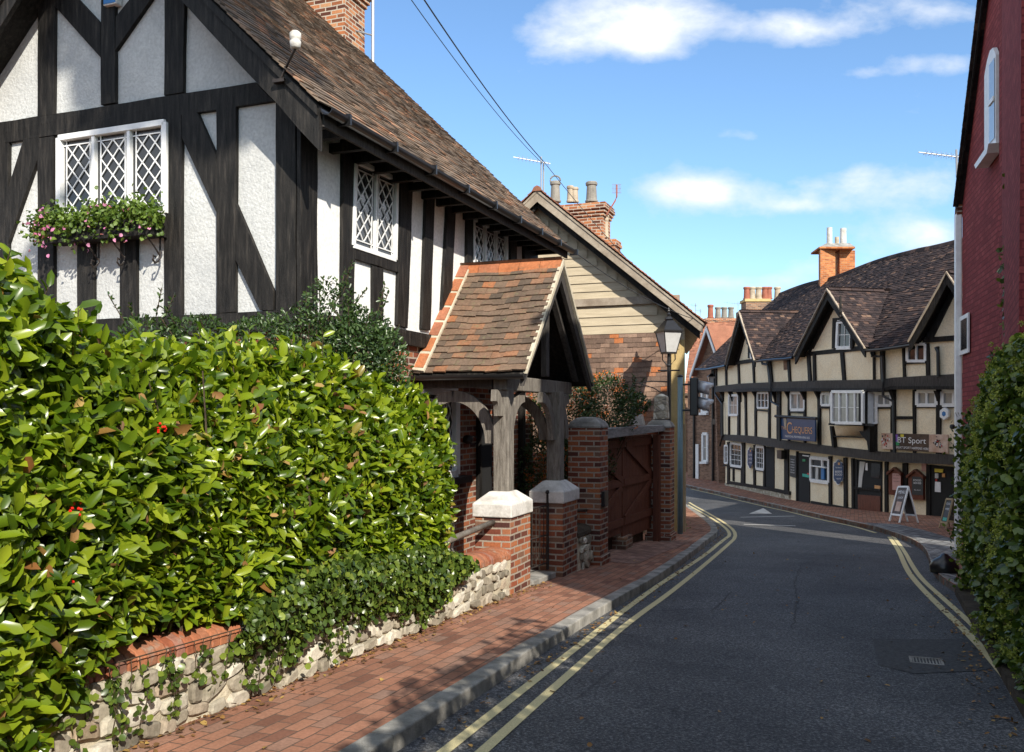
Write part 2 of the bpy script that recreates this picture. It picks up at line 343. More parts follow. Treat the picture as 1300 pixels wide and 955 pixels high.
def leafmesh(name, P, Dn, Nn, L, Wd, mat, parent=None, fold=.25, curl=.15, label=None):
    """many folded pointed leaves: P base, Dn direction, Nn normal, lengths and widths"""
    n = len(P); Dn = Dn/np.linalg.norm(Dn, axis=1)[:, None]
    Nn = Nn-(Nn*Dn).sum(1)[:, None]*Dn; Nn /= np.linalg.norm(Nn, axis=1)[:, None]+1e-9; S = np.cross(Dn, Nn)
    L = L[:, None]; Wd = Wd[:, None]
    def at(l, s, h): return P+Dn*L*l+S*Wd*s+Nn*(Wd*h-curl*L*l*l)
    vs = np.stack([at(0, 0, 0), at(.35, 0, 0), at(.7, 0, 0), at(1, 0, 0), at(.28, -.46, fold), at(.74, -.46, fold*.8), at(.28, .46, fold), at(.74, .46, fold*.8)], 1)
    fidx = np.array([0, 1, 4, -1, 4, 1, 2, 5, 5, 2, 3, -1, 0, 6, 1, -1, 6, 7, 2, 1, 7, 3, 2, -1]).reshape(6, 4)
    faces = []; counts = []
    base = (np.arange(n)*8)[:, None]
    loops = []
    tri = [f[f >= 0] for f in fidx]
    flat = np.concatenate(tri); cnt = np.array([len(t) for t in tri])
    allv = (base+flat[None, :]).ravel(); starts = np.concatenate([[0], np.cumsum(np.tile(cnt, n))[:-1]])
    org = ORG.get(parent.name, V(0, 0, 0)) if parent else V(0, 0, 0)
    me = bpy.data.meshes.new(name); co = vs.reshape(-1, 3)-np.array(org)
    me.vertices.add(len(co)); me.vertices.foreach_set('co', co.ravel().astype(np.float32))
    me.loops.add(len(allv)); me.loops.foreach_set('vertex_index', allv.astype(np.int32))
    me.polygons.add(len(starts)); me.polygons.foreach_set('loop_start', starts.astype(np.int32)); me.polygons.foreach_set('loop_total', np.tile(cnt, n).astype(np.int32))
    me.update(calc_edges=True); me.validate(); me.materials.append(M[mat])
    o = bpy.data.objects.new(name, me); COL.objects.link(o)
    if parent: o.parent = parent; ORG[o.name] = org
    if label: o['label'] = label
    return o
def rv(n, s=1.): return rng.normal(0, s, (n, 3))
def text(body, O0, right, up, width, height, mat, name='lettering', parent=None, ext=.003):
    cu = bpy.data.curves.new('t', 'FONT'); cu.body = body; cu.extrude = 0
    ob = bpy.data.objects.new('t', cu); COL.objects.link(ob)
    dg = bpy.context.evaluated_depsgraph_get(); me = bpy.data.meshes.new_from_object(ob.evaluated_get(dg))
    bpy.data.objects.remove(ob)
    xs = [v.co.x for v in me.vertices]; ys = [v.co.y for v in me.vertices]
    x0, x1, y0, y1 = min(xs), max(xs), min(ys), max(ys); nn = right.normalized().cross(up.normalized())
    org = ORG.get(parent.name, V(0, 0, 0)) if parent else V(0, 0, 0)
    for v in me.vertices:
        v.co = O0+right.normalized()*((v.co.x-x0)/(x1-x0)*width)+up.normalized()*((v.co.y-y0)/(y1-y0)*height)+nn*ext-org
    me.name = name; me.materials.clear(); me.materials.append(M[mat])
    o = bpy.data.objects.new(name, me); COL.objects.link(o)
    if parent: o.parent = parent
    return o
def lerp2(q, s, t):   # q = TL,TR,BR,BL
    a = q[0].lerp(q[1], s); b = q[3].lerp(q[2], s); return a.lerp(b, t)
def bar(mb, a, b, w, nrm, dep, back=0):
    t = (b-a).normalized(); sd = t.cross(nrm).normalized()*w/2
    mb.prism([a-sd-nrm*back, a+sd-nrm*back, b+sd-nrm*back, b-sd-nrm*back], nrm*(dep+back))
def window(parent, q, nrm, lights=1, style='diamond', rows=4, cols=2, fw=.045, glass='glass', depth=.05, frame='white', curtain=False, rec=.03):
    """q: four corners TL TR BR BL; the frame is a part, its glazing bars and pane are its sub-parts"""
    fr = MB(); W = (q[1]-q[0]).length; H = (q[3]-q[0]).length
    for a, b in ((0, 1), (1, 2), (3, 2), (0, 3)): bar(fr, q[a]+nrm*.0, q[b]+nrm*.0, fw*2, nrm, depth, .02)
    for i in range(1, lights):
        s = i/lights; bar(fr, lerp2(q, s, 0), lerp2(q, s, 1), fw*1.3, nrm, depth*.8, .02)
    sill = MB(); 
    fo = fr.build('window', frame, parent, bevel=.004)
    bars = MB()
    for i in range(lights):
        s0, s1 = i/lights, (i+1)/lights; m = fw/W
        def pt(x, y): return lerp2(q, s0+m+(s1-s0-2*m)*x, fw/H+(1-2*fw/H)*y)+nrm*.004
        seg = []
        if style == 'diamond':
            w_ = .012
            for x in (0.10, .90): seg.append(((x, 0), (x, 1)))
            for y in (.06, .94): seg.append(((0, y), (1, y)))
            sl = rows/cols
            for k in range(-cols*2, rows*2+cols*2):
                for sg in (1, -1):
                    # y*rows = sg*x*cols... lines in grid space
                    c = k
                    pts = []
                    for x in (.1, .9):
                        X = (x-.1)/.8*cols; Yv = c+sg*X; pts.append((X, Yv))
                    (xa, ya), (xb, yb) = pts
                    lo, hi = 0., rows
                    # clip in Y
                    def cl(xa, ya, xb, yb):
                        t0, t1 = 0., 1.; dy = yb-ya
                        if dy == 0: return None
                        ta, tb = (lo-ya)/dy, (hi-ya)/dy
                        if ta > tb: ta, tb = tb, ta
                        t0, t1 = max(0, ta), min(1, tb)
                        if t1-t0 < 1e-3: return None
                        return t0, t1
                    r_ = cl(xa, ya, xb, yb)
                    if r_:
                        t0, t1 = r_
                        f = lambda t: (.1+.8*((xa+(xb-xa)*t)/cols), .06+.88*((ya+(yb-ya)*t)/rows))
                        seg.append((f(t0), f(t1)))
        elif style == 'grid':
            w_ = .02
            for c in range(1, cols): seg.append(((c/cols, 0), (c/cols, 1)))
            for r_ in range(1, rows): seg.append(((0, r_/rows), (1, r_/rows)))
        else: w_ = .02
        for a, b in seg: bar(bars, pt(*a), pt(*b), w_, nrm, .008)
    if bars.v: bars.build('glazing_bars', frame, fo)
    g = MB(); g.prism([lerp2(q, 0, 0)-nrm*.004, lerp2(q, 1, 0)-nrm*.004, lerp2(q, 1, 1)-nrm*.004, lerp2(q, 0, 1)-nrm*.004], -nrm*.008)
    g.build('pane', glass, fo)
    return fo
SKYR,SKYG,SKYB,CLB,SKYS,SUNE,EXPO=.76,.90,1.0,7.5,.125,4.1,0.80
# ================================================================ the large timber-framed house on the left
C1 = V(-1.994, 8.53, 0)
FAC = Plane(C1, O); GAB = Plane(C1, -D)
def H1(t, w, z): return C1+D*t+HL*w+Z*z            # along facade, back from street, height
EO, EZ, PT, TV, TE = .486, 2.72, .97, -.45, 7.0
def rz(w): return EZ+PT*(w+EO)
RW = 2.245
base = C1+V(0, 0, gz(C1.x, C1.y))
house = thing('timber_framed_house', 'large black and white timber-framed house with steep mossy clay roof, behind the laurel hedge', 'house', base)
b = MB()
b.prism([H1(-.0, 0, .9), H1(0, 0, rz(0)-.12), H1(0, RW, rz(RW)-.15), H1(0, 2*RW, rz(0)-.12), H1(0, 2*RW, .9)], D*.2)
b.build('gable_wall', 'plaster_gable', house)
b = MB(); b.box(H1(.2, 0, .9), D*6.5, HL*.2, Z*2.2); b.build('side_wall', 'plaster', house)
b = MB(); b.box(H1(.02, .02, -2.6), D*6.66, HL*.3, Z*3.5); b.box(H1(.02, .32, -2.6), D*.3, HL*4.1, Z*3.5)
b.box(H1(6.38, .32, -2.6), D*.3, HL*8, Z*5.2)
gw = b.build('ground_floor_wall', 'brick', house)
b = MB(); b.prism([H1(6.5, .22, 2.6), H1(6.5, 5.2, 7.4), H1(6.5, 9.8, 2.6)], D*.2); b.build('end_gable_wall', 'plaster', house)
# --- gable timbers, outlines read on the gable plane
def gpoly(pts, off=-.02, ext=.065): return [GAB.pt(x, y, off) for x, y in pts], -D*ext
gt = [[(-150, 182), (330, 107), (352, 131), (-150, 209)], [(-150, 420), (379, 394), (379, 419), (-150, 450)],
      [(54, -30), (76, -60), (74, 148), (54, 150)], [(54, 178), (74, 175), (74, 406), (54, 408)],
      [(-8, 186), (17, 183), (16, 410), (-10, 410)], [(36, 179), (56, 176), (56, 198), (16, 312), (-6, 312)],
      [(134, -110), (152, -110), (152, 133), (134, 136)], [(60, -6), (133.5, 76), (133.5, 33), (60, -46)],
      [(152.5, 67), (200, -1), (235, -50), (208, -50), (172, 0), (152.5, 25)],
      [(215, -60), (240, -30), (238, 120), (214, 124)], [(214, 150), (236, 147), (236, 402), (214, 403)],
      [(280, 139), (305, 137), (304, 397), (280, 399)], [(236.5, 141), (253, 139), (279.6, 199), (279.6, 271), (236.5, 178)],
      [(304.5, 260), (352, 370), (352, 395), (335, 395), (304.5, 332)],
      [(104, 283), (125, 282), (125, 406), (104, 407)], [(158, 278), (179, 276), (179, 404), (158, 404)],
      [(355, 131), (380, 127), (380, 394), (355, 396)]]
for g in gt:
    pl, vec = gpoly(g); MB().prism(wob(pl), vec).build('timber', 'black', house, bevel=.004)
# --- bargeboards of the gable (deeper at the foot) and the roof verge
for sg in (1, -1):
    def X(w): return w if sg > 0 else 2*RW-w
    pl = [H1(TV+.06, X(-EO+.02), EZ-.40), H1(TV+.06, X(-EO+.02), EZ+.0), H1(TV+.06, RW, rz(RW)-.02), H1(TV+.06, RW, rz(RW)-.24)]
    MB().prism(wob(pl, .006), D*.05).build('bargeboard', 'black', house)
    MB().prism([H1(TV+.11, X(-EO+.1), EZ+.02), H1(TV+.11, RW, rz(RW)-.06), H1(TV+.11, RW, rz(RW)-.12), H1(TV+.11, X(-EO+.1), EZ-.10)], D*.36).build('soffit', 'black', house)
# --- side timbers
def fp(pts): return [FAC.pt(x, y, -.02) for x, y in pts], O*.06
ft = [[(430, 150), (447, 160), (443, 386+18), (428, 383+18)], [(448, 170), (504, 200), (503.5, 227), (447.5, 201)],
      [(504, 195), (520, 205), (512, 417), (498.5, 413)], [(443.5, 315), (502, 334), (502, 347), (443.5, 329)],
      [(468, 338), (481, 342), (481, 410), (468, 407)], [(537, 213), (548, 219), (541, 420), (530, 418)],
      [(565, 230), (575, 236), (566, 425), (554, 424)], [(589, 245), (598.5, 250), (595, 430), (586, 429)],
      [(599, 255), (643, 278), (643, 300), (599, 277)], [(643.5, 278), (652, 282), (652, 440), (643.5, 438)],
      [(661, 285), (679, 295), (679, 440), (661, 440)]]
for g in ft:
    pl, vec = fp(g); MB().prism(wob(pl), vec).build('timber', 'black', house, bevel=.004)
MB().prism(wob([H1(-.045, -.0, .80), H1(-.045, 0, 2.9), H1(.24, 0, 2.9), H1(.24, 0, .98), H1(.24, 0, .8)]), O*.045).build('corner_post', 'black', house, bevel=.004)
MB().prism(wob([H1(.25, -.0, .80), H1(.25, 0, .975), H1(6.6, 0, .975), H1(6.6, 0, .8)], .008), O*.05).build('sill_beam', 'black', house, bevel=.004)
# --- windows
q = [GAB.pt(x, y, .018) for x, y in ((79, 177), (213, 157), (213, 272), (79, 284))]
w1 = window(house, q, -D, 3, 'diamond', 4, 2, .030, depth=.06)
q = [FAC.pt(x, y, .018) for x, y in ((449, 204), (502, 228.5), (500, 330), (446, 312))]
window(house, q, O, 2, 'diamond', 4, 2, .026, depth=.035)
q = [FAC.pt(x, y, .018) for x, y in ((600, 278.5), (642, 300), (642, 379), (600, 365))]
window(house, q, O, 3, 'diamond', 4, 2, .024, depth=.035)
q = [H1(2.55, -.0, .30), H1(3.5, -.0, .30), H1(3.5, 0, -.78), H1(2.55, 0, -.78)]; q = [p+O*.02 for p in q]
window(house, q, O, 2, 'diamond', 3, 2, .06, depth=.05)
MB().box(H1(2.35, -.12, -.90), D*1.5, HL*.13, Z*.09).build('window_sill', 'iron', house, bevel=.006)
# window sill under gable window
# --- near-black slab standing in for the shaded door recess
MB().box(H1(4.35, -.03, -2.3), D*.42, HL*.04, Z*2.15).build('door', 'dark', house)
MB().box(H1(4.28, -.05, -2.3), D*.07, HL*.06, Z*2.25).build('door_frame', 'black', house)
MB().box(H1(5.95, -.07, -2.3), D*.12, HL*.08, Z*2.9).build('door_frame', 'black', house)
b = MB(); c = FAC.pt(594, 558, .03); b.lathe(c+V(0, 0, -.06), [(.02, 0), (.06, .02), (.075, .06), (.06, .10), (.02, .12)], 12)
b.tube([c+O*.08+V(.05*math.cos(a), .0, .06*math.sin(a)-.01) for a in [i*math.pi/6 for i in range(13)]], .008); b.build('door_knocker', 'iron', house, smooth=True)
# --- roof
hv = (HL+Z*PT).normalized()
def S1(a, b):
    p = H1(TV+a, -EO, EZ)+hv*b
    return p+(O+Z).normalized()*(.018*noise.noise(V(a*.5, b*.6, 0))+.006*noise.noise(V(a*2.2, b*2, 3)))
def clip1(p, a, b): return a > 1.4 or b < (RW+EO)*math.hypot(1, PT)
tiles(S1, TE-TV, 6.6, .165, .098, clip1).build('roof_tiles', 'roof1', house, fix=False)
b = MB(); th = Z*-.09
def slab(t0, t1, wa, wb, za, zb): b.prism([H1(t0, wa, za), H1(t1, wa, za), H1(t1, wb, zb), H1(t0, wb, zb)], th)
slab(TV+.03, TE-.03, -EO+.03, RW, EZ, rz(RW)-.03); slab(.9, TE-.03, RW, 5.2, rz(RW)-.03, rz(5.2)-.03)
slab(.9, TE-.03, 5.2, 10.8, rz(5.2)-.03, EZ-.5); slab(TV+.03, 2.5, RW, 2*RW+EO, rz(RW)-.03, EZ)
b.build('roof', 'black', house)
def S1b(a, bb): return H1(TV+a, 2*RW+EO, EZ)+(-HL+Z*PT).normalized()*bb
tiles(S1b, 1.5, 3.7, .165, .098).build('roof_tiles', 'roof1', house, fix=False)
# gutter and fascia
b = MB(); G0, G1 = H1(TV+.05, -EO-.06, EZ-.035), H1(TE, -EO-.06, EZ-.035)
pr = [(math.cos(a)*.06, math.sin(a)*.06) for a in [math.pi+i*math.pi/8 for i in range(9)]]; pr += [(x*.88, y*.88) for x, y in pr[::-1]]
b.prism([G0+O*x+Z*y for x, y in pr], G1-G0)
for i in range(9): b.cbox(G0+D*(.3+i*.9)+Z*-.02, D*.03, O*.135, Z*.10)
b.build('gutter', 'blackpaint', house)
b = MB(); b.box(H1(TV+.12, -EO+.01, EZ-.17), D*(TE-TV-.15), HL*.03, Z*.14); b.build('fascia', 'grey_oak', house)
for i in range(17): MB().box(H1(.1+i*.41, -EO+.05, EZ-.13), D*.07, HL*.5, Z*.09).build('rafter_end', 'black', house)
# chimney
def stack(K, ux, uy, w, d, z0, z1, mat, parent, corb=3, up=True, name='chimney'):
    b = MB(); b.box(K+Z*z0, ux*w, uy*d, Z*(z1-z0-.08*corb))
    z = z1-.08*corb
    for i in range(corb):
        e = .035*(i+1 if i < corb-1 else corb-1.5); b.box(K+Z*z-ux*e-uy*e, ux*(w+2*e), uy*(d+2*e), Z*.079); z += .08
    return b.build(name, mat, parent)
def pot(parent, P, r, h, mat, cowl=False, name='chimney_pot'):
    b = MB(); b.lathe(P, [(r*1.15, 0), (r*1.15, .04), (r*.98, .06), (r*.85, h*.8), (r*1.05, h*.84), (r*1.08, h*.94), (r*.95, h), (r*.7, h), (r*.7, h-.1)], 14)
    if cowl: b.tube([P+V(r*1.0*math.cos(a), 0, h+r*.25+r*.9*math.sin(a)) for a in [i*math.pi/8 for i in range(17)]], .02)
    return b.build(name, mat, parent, smooth=False)
K = V(-2.87, 15.59, 0)
ch = stack(K, HL, D, .86, .68, 5.2, 7.55, M['brick_chim'], house, 4)
b = MB(); b.box(K+HL*.7-D*.35+Z*5.2, HL*.9, D*.36, Z*1.85); b.box(K-O*.0-D*.03+Z*6.3-HL*.03, HL*.92, D*.74, Z*.07); b.build('chimney_shoulder', 'brick_chim', house)
for i in (0, 1): pot(house, K+HL*(.22+.4*i)+D*.34+Z*7.55, .12, .6, 'pot_buff')
b = MB(); A = V(-2.48, 16.2, 0); b.tube([A+Z*5.9, A+Z*9.5], .028); b.tube([A+Z*6.75, A+Z*6.72-D*.35+HL*.15], .015)
tag(b.build('aerial_mast', 'metal'), 'pale metal aerial mast rising beside the large left chimney', 'mast', None)
# cable insulator on the verge
b = MB(); p0 = GAB.pt(355, 103, .42); p1 = GAB.pt(375, 62, .62); pt_ = GAB.pt(376, 42, .62)
b.tube([p0, p0+V(.06, -.03, .10), p1], .011); b.cbox(p0, D*.05, O*.12, Z*.03)
b.build('cable_bracket', 'iron', house)
b = MB(); b.lathe(p1, [(.02, 0), (.045, .01), (.05, .06), (.04, .07), (.05, .08), (.05, .13), (.03, .15)], 12); b.build('cable_insulator', 'cap', house, smooth=True)
# alarm box at top of the gable
b = MB(); c = GAB.pt(143, -2, .05); b.cbox(c, O*.17, -D*.08, Z*.16)
al = b.build('alarm_box', 'white', bevel=.01); tag(al, 'white and blue security box high on the gable centre post', 'alarm box')
b = MB(); b.cbox(c-Z*.045-D*.042, O*.15, -D*.008, Z*.045); b.build('blue_band', 'blue', al)

# ================================================================ flower box under the gable window
fb0 = GAB.pt(80, 300, .06); fb1 = GAB.pt(212, 290, .06)
fb0.z = fb1.z = (fb0.z+fb1.z)/2
fbx = thing('window_box', 'window box of trailing pink geraniums on curled iron brackets under the gable window', 'flower box', fb0)
L_ = (fb1-fb0)
MB().box(fb0-Z*.1, L_, -D*.2, Z*.17).build('trough', 'black', fbx)
for s in (.37, .62, .95):
    c = fb0+L_*s-D*.02; b = MB()
    b.tube([c-Z*.1, c-Z*.3, c-Z*.34-D*.03, c-Z*.36-D*.07, c-Z*.33-D*.10, c-Z*.29-D*.09, c-Z*.3-D*.06], .011)
    b.tube([c-Z*.28, c-Z*.2-D*.08, c-Z*.11-D*.19], .009); b.build('bracket', 'iron', fbx)
n = 2600; s = rng.random(n)**.9*1.22-.17; th_ = rng.normal(0, .10, n)
cent = np.array(fb0)+np.outer(s, np.array(L_))
lump = np.array([noise.noise(V(x*5, 1.3, 0)) for x in s])
P = cent+np.outer(.1+np.abs(rng.normal(0, .09, n)), -np.array(D))+np.outer(rng.normal(0, .08, n)+.10+lump*.09-np.maximum(0, .35-s)*.25*rng.random(n), [0, 0, 1])
leafmesh('foliage', P, rv(n)+np.array([-.2, -.4, .1]), rv(n)+np.array([0, -.6, .8]), rng.uniform(.03, .06, n), rng.uniform(.025, .05, n), 'basket', fbx)
n = 150; s = np.concatenate([rng.normal(.02, .08, 45), rng.random(35)*1.2-.15]); n = 80; P = np.array(fb0)+np.outer(s, np.array(L_))+np.outer(.24+rng.normal(0, .05, n), -np.array(D))+np.outer(rng.normal(.03, .12, n), [0, 0, 1])
leafmesh('blossom', P, rv(n), rv(n)+np.array([0, -1, .5]), rng.uniform(.03, .045, n), rng.uniform(.03, .045, n), 'petal', fbx)

# ================================================================ porch
P1 = V(-.02, 10.2, 0); P2 = V(.654, 11.7, 0)
FE = V(.16, 10.25, .478)                            # near front eave corner
PWD, PDP, RISE = 2.77, 1.41, 1.44
def PO(t, w, z): return FE+D*t+HL*w+Z*(z)
porch = thing('porch', 'open oak porch with small gabled clay-tile roof in front of the timber-framed house', 'porch', P1+V(0, 0, gz(*P1.xy)))
mid = PWD/2
up = (D*mid+Z*RISE).normalized(); SL = math.hypot(mid, RISE)
def SP(a, b):
    k = b/SL; sag = -.02*math.sin(math.pi*min(1, a/PDP))*math.sin(math.pi*k)
    return PO(mid*k, a, RISE*k)+Z*(sag+.012*noise.noise(V(a*2, b*2, 5)))
tiles(SP, PDP, SL-.03, .165, .112, None, .017, .012, 1.6).build('roof_tiles', 'roof_porch', porch, fix=False)
def SP2(a, b): k = b/SL; return PO(PWD-mid*k, a, RISE*k)
tiles(SP2, PDP, SL-.03, .165, .112, None, .017, .012, 1.6).build('roof_tiles', 'roof_porch', porch, fix=False)
b = MB()
for (A, B_) in ((0, mid), (PWD, mid)):
    b.prism([PO(A, .03, -.01), PO(A, PDP, -.01), PO(B_, PDP, RISE-.01), PO(B_, .03, RISE-.01)], Z*-.07)
b.build('roof', 'black', porch)
b = MB(); nr = 5
for i in range(nr):
    x0 = i*PDP/nr+.004; x1 = (i+1)*PDP/nr-.004; pr = []
    c = PO(mid, 0, RISE+.0)
    for (x, e) in ((x0, 0), (x1, .004)):
        pass
    ring = [(-.12, -.10), (-.09, -.02), (-.045, .035), (0, .052), (.045, .035), (.09, -.02), (.12, -.10)]; ring += [(a*.8, z-.015) for a, z in ring[::-1]]
    b.prism([PO(mid+a, x0, RISE+z+.0) for a, z in ring], HL*(x1-x0))
b.build('ridge_tiles', 'ridge', porch, fix=True)
b = MB(); nbk = 7                                    # brick-and-mortar flashing against the wall
for i in range(nbk):
    k0, k1 = i/nbk+.012, (i+1)/nbk-.012
    b.prism([PO(mid*k0-.02, PDP-.13, RISE*k0+.035), PO(mid*k0-.02, PDP-.01, RISE*k0+.04), PO(mid*k1-.02, PDP-.01, RISE*k1+.04), PO(mid*k1-.02, PDP-.13, RISE*k1+.035)], (Z-D).normalized()*.03)
b.build('wall_tile_fillet', 'ridge', porch)
MB().prism([PO(-.03, PDP-.15, .01), PO(-.03, PDP+.0, .03), PO(mid-.02, PDP+.0, RISE+.03), PO(mid-.02, PDP-.15, RISE+.01)], (Z-D).normalized()*.028).build('mortar_fillet', 'mortar', porch)
for sg in (0, 1):
    X = (lambda t: t) if sg == 0 else (lambda t: PWD-t)
    MB().prism([PO(X(0), -.015, -.02), PO(X(0), -.015, .04), PO(mid, -.015, RISE+.05), PO(mid, -.015, RISE-.02)], HL*.05).build('verge_edge', 'mortar', porch)
    MB().prism(wob([PO(X(-.02), .02, -.16), PO(X(.0), .02, -.01), PO(mid, .02, RISE-.01), PO(mid, .02, RISE-.22)], .004), HL*.05).build('bargeboard', 'grey_oak', porch)
    MB().prism([PO(X(.22), .16, -.02), PO(X(.13), .16, -.02), PO(mid, .16, RISE-.14), PO(mid, .16, RISE-.26)], HL*.07).build('rafter', 'grey_oak', porch)
b = MB(); g0 = PO(-.06, 0, -.03); g1 = PO(-.06, PDP, -.03)
b.prism([g0+D*x*.9+Z*y*.9 for x, y in pr] if False else [g0+D*.055*math.cos(a)+Z*.055*math.sin(a) for a in [math.pi+i*math.pi/8 for i in range(9)]], g1-g0); b.build('gutter', 'blackpaint', porch)
b = MB(); g0 = PO(PWD+.06, 0, -.03); b.prism([g0+D*.055*math.cos(a)+Z*.055*math.sin(a) for a in [math.pi+i*math.pi/8 for i in range(9)]], HL*PDP); b.build('gutter', 'blackpaint', porch)
PC1 = P1+HL*.21+D*.34; PC2 = P2+HL*.21+D*.34
CT = -.89
def post(c):
    MB().prism([c+D*x*.095+O*y*.095+Z*(CT-.02) for x, y in ((-1, -1), (1, -1), (1, 1), (-1, 1))], Z*(.30-CT+.02)).build('post', 'post_oak', porch, bevel=.012)
post(PC1); post(PC2)
pb = (PC1+PC2)/2
tb0 = (PC1-FE).dot(D); tb1 = (PC2-FE).dot(D); ow = (PC1-FE).dot(HL)
MB().box(PO(.10, ow-.09, -.20), D*(PWD-.2), HL*.17, Z*.17).build('tie_beam', 'post_oak', porch, bevel=.01)
MB().box(PO(.12, ow+.10, -.17), D*.15, HL*(PDP-ow-.10), Z*.15).build('wall_plate', 'grey_oak', porch, bevel=.01)
MB().box(PO(PWD-.27, ow+.10, -.17), D*.15, HL*(PDP-ow-.10), Z*.15).build('wall_plate', 'grey_oak', porch, bevel=.01)
MB().box(PO(mid-.06, .20, 0), D*.12, HL*.08, Z*(RISE-.15)).build('king_post', 'grey_oak', porch, bevel=.01)
def brace(c, dx, sz, wd, nrm):
    # curved brace springing from the post at c up to the beam in direction dx
    top = .28; outer = arc(c+dx*sz+Z*(top-sz), -dx*(sz-.09), Z*sz, 10); inner = arc(c+dx*(sz+.02)+Z*(top-sz), -dx*(sz-.20), Z*(sz-.13), 10)
    MB().prism([p-nrm*wd/2 for p in outer+inner[::-1]], nrm*wd).build('curved_brace', 'post_oak', porch)
brace(PC1, D, .62, .07, HL); brace(PC2, -D, .62, .07, HL); brace(PC1, HL, .62, .07, D); brace(PC1+HL*1.15, -HL, .5, .07, D); brace(PC2, HL, .62, .07, D); brace(PC2, D, .5, .07, HL); brace(PC1, -D, .3, .07, HL)
brace(PC1+D*2.55, -D, .62, .07, HL)

# ================================================================ piers, garden wall, gate
def pier(P, w, d, ztop, label, cap='white', name='brick_pier'):
    g = gz(P.x, P.y); t = thing(name, label, 'pier', P+Z*g)
    MB().box(P+Z*(g-.3), HL*w, D*d, Z*(ztop-g+.3)).build('shaft', 'brick', t, bevel=.006)
    MB().box(P+Z*(g-.3)-HL*.03-D*.03, HL*(w+.06), D*(d+.06), Z*.42).build('foot', 'brick', t, bevel=.008) if cap != 'white' else None
    c = P+HL*w/2+D*d/2+Z*ztop
    if cap == 'white':
        b = MB(); e = .025
        a1, a2 = HL*(w/2+e), D*(d/2+e)
        def rect(k, z, lift=0): return [c+a1*x*k[0]+a2*y*k[1]+Z*z for x, y in ((-1, -1), (1, -1), (1, 1), (-1, 1))]
        lo, m_, hi = rect((1, 1), 0), rect((1, 1), .15), rect((.48, .42), .275)
        b.add(lo+m_+hi, [[3, 2, 1, 0], [8, 9, 10, 11]]+[[i+4*j, (i+1) % 4+4*j, (i+1) % 4+4*j+4, i+4*j+4] for j in (0, 1) for i in range(4)])
        b.build('cap', 'cap', t, bevel=.012)
    elif cap == 'dome':
        b = MB(); a1, a2 = HL*(w/2+.01), D*(d/2+.01)
        rs = [[c+a1*x*k+a2*y*k+Z*z for x, y in ((-1, -1), (1, -1), (1, 1), (-1, 1))] for k, z in ((1, 0), (1, .03), (.86, .09), (.6, .14), (.3, .16))]
        vs = [p for r_ in rs for p in r_]; b.add(vs, [[3, 2, 1, 0], [16, 17, 18, 19]]+[[i+4*j, (i+1) % 4+4*j, (i+1) % 4+4*j+4, i+4*j+4] for j in range(4) for i in range(4)])
        b.build('cap', 'kerb', t, bevel=.01)
    return t
pier(P1, .43, .68, -1.165, 'nearer low brick pier with white cap, sunlit, carrying the left porch post')
pier(P2, .43, .66, -1.15, 'second low brick pier with white cap, in shade, carrying the right porch post')
P3 = V(1.26, 13.0, 0); P4 = V(2.9, 16.7, 0)
tp = pier(P3, .48, .45, -.20, 'tall brick gate pier with grey domed cap and a black box on its side', 'dome')
b = MB(); c = Plane(P3, O).pt(767.5, 633, .02); b.cbox(c, D*.22, O*.06, Z*.22); b.build('letter_box', 'blackpaint', tp, bevel=.008)
tp = pier(P4, .43, .45, -.25, 'far brick gate pier with a square pale stone block on top', 'dome')
c = P4+HL*.2+D*.22; b = MB(); b.frustum(c+Z*-.09, HL, D, .42, .13, .11); b.frustum(c+Z*.33, HL, D, .05, .11, .03); b.build('finial', 'stone', tp, bevel=.01)
b = MB(); b.prism([P4+HL*.5+Z*-.2, P4+HL*.78+Z*-.2, P4+HL*.66+Z*.0, P4+HL*.55+Z*.02], D*.2); b.build('coping_stone', 'cap', tp)
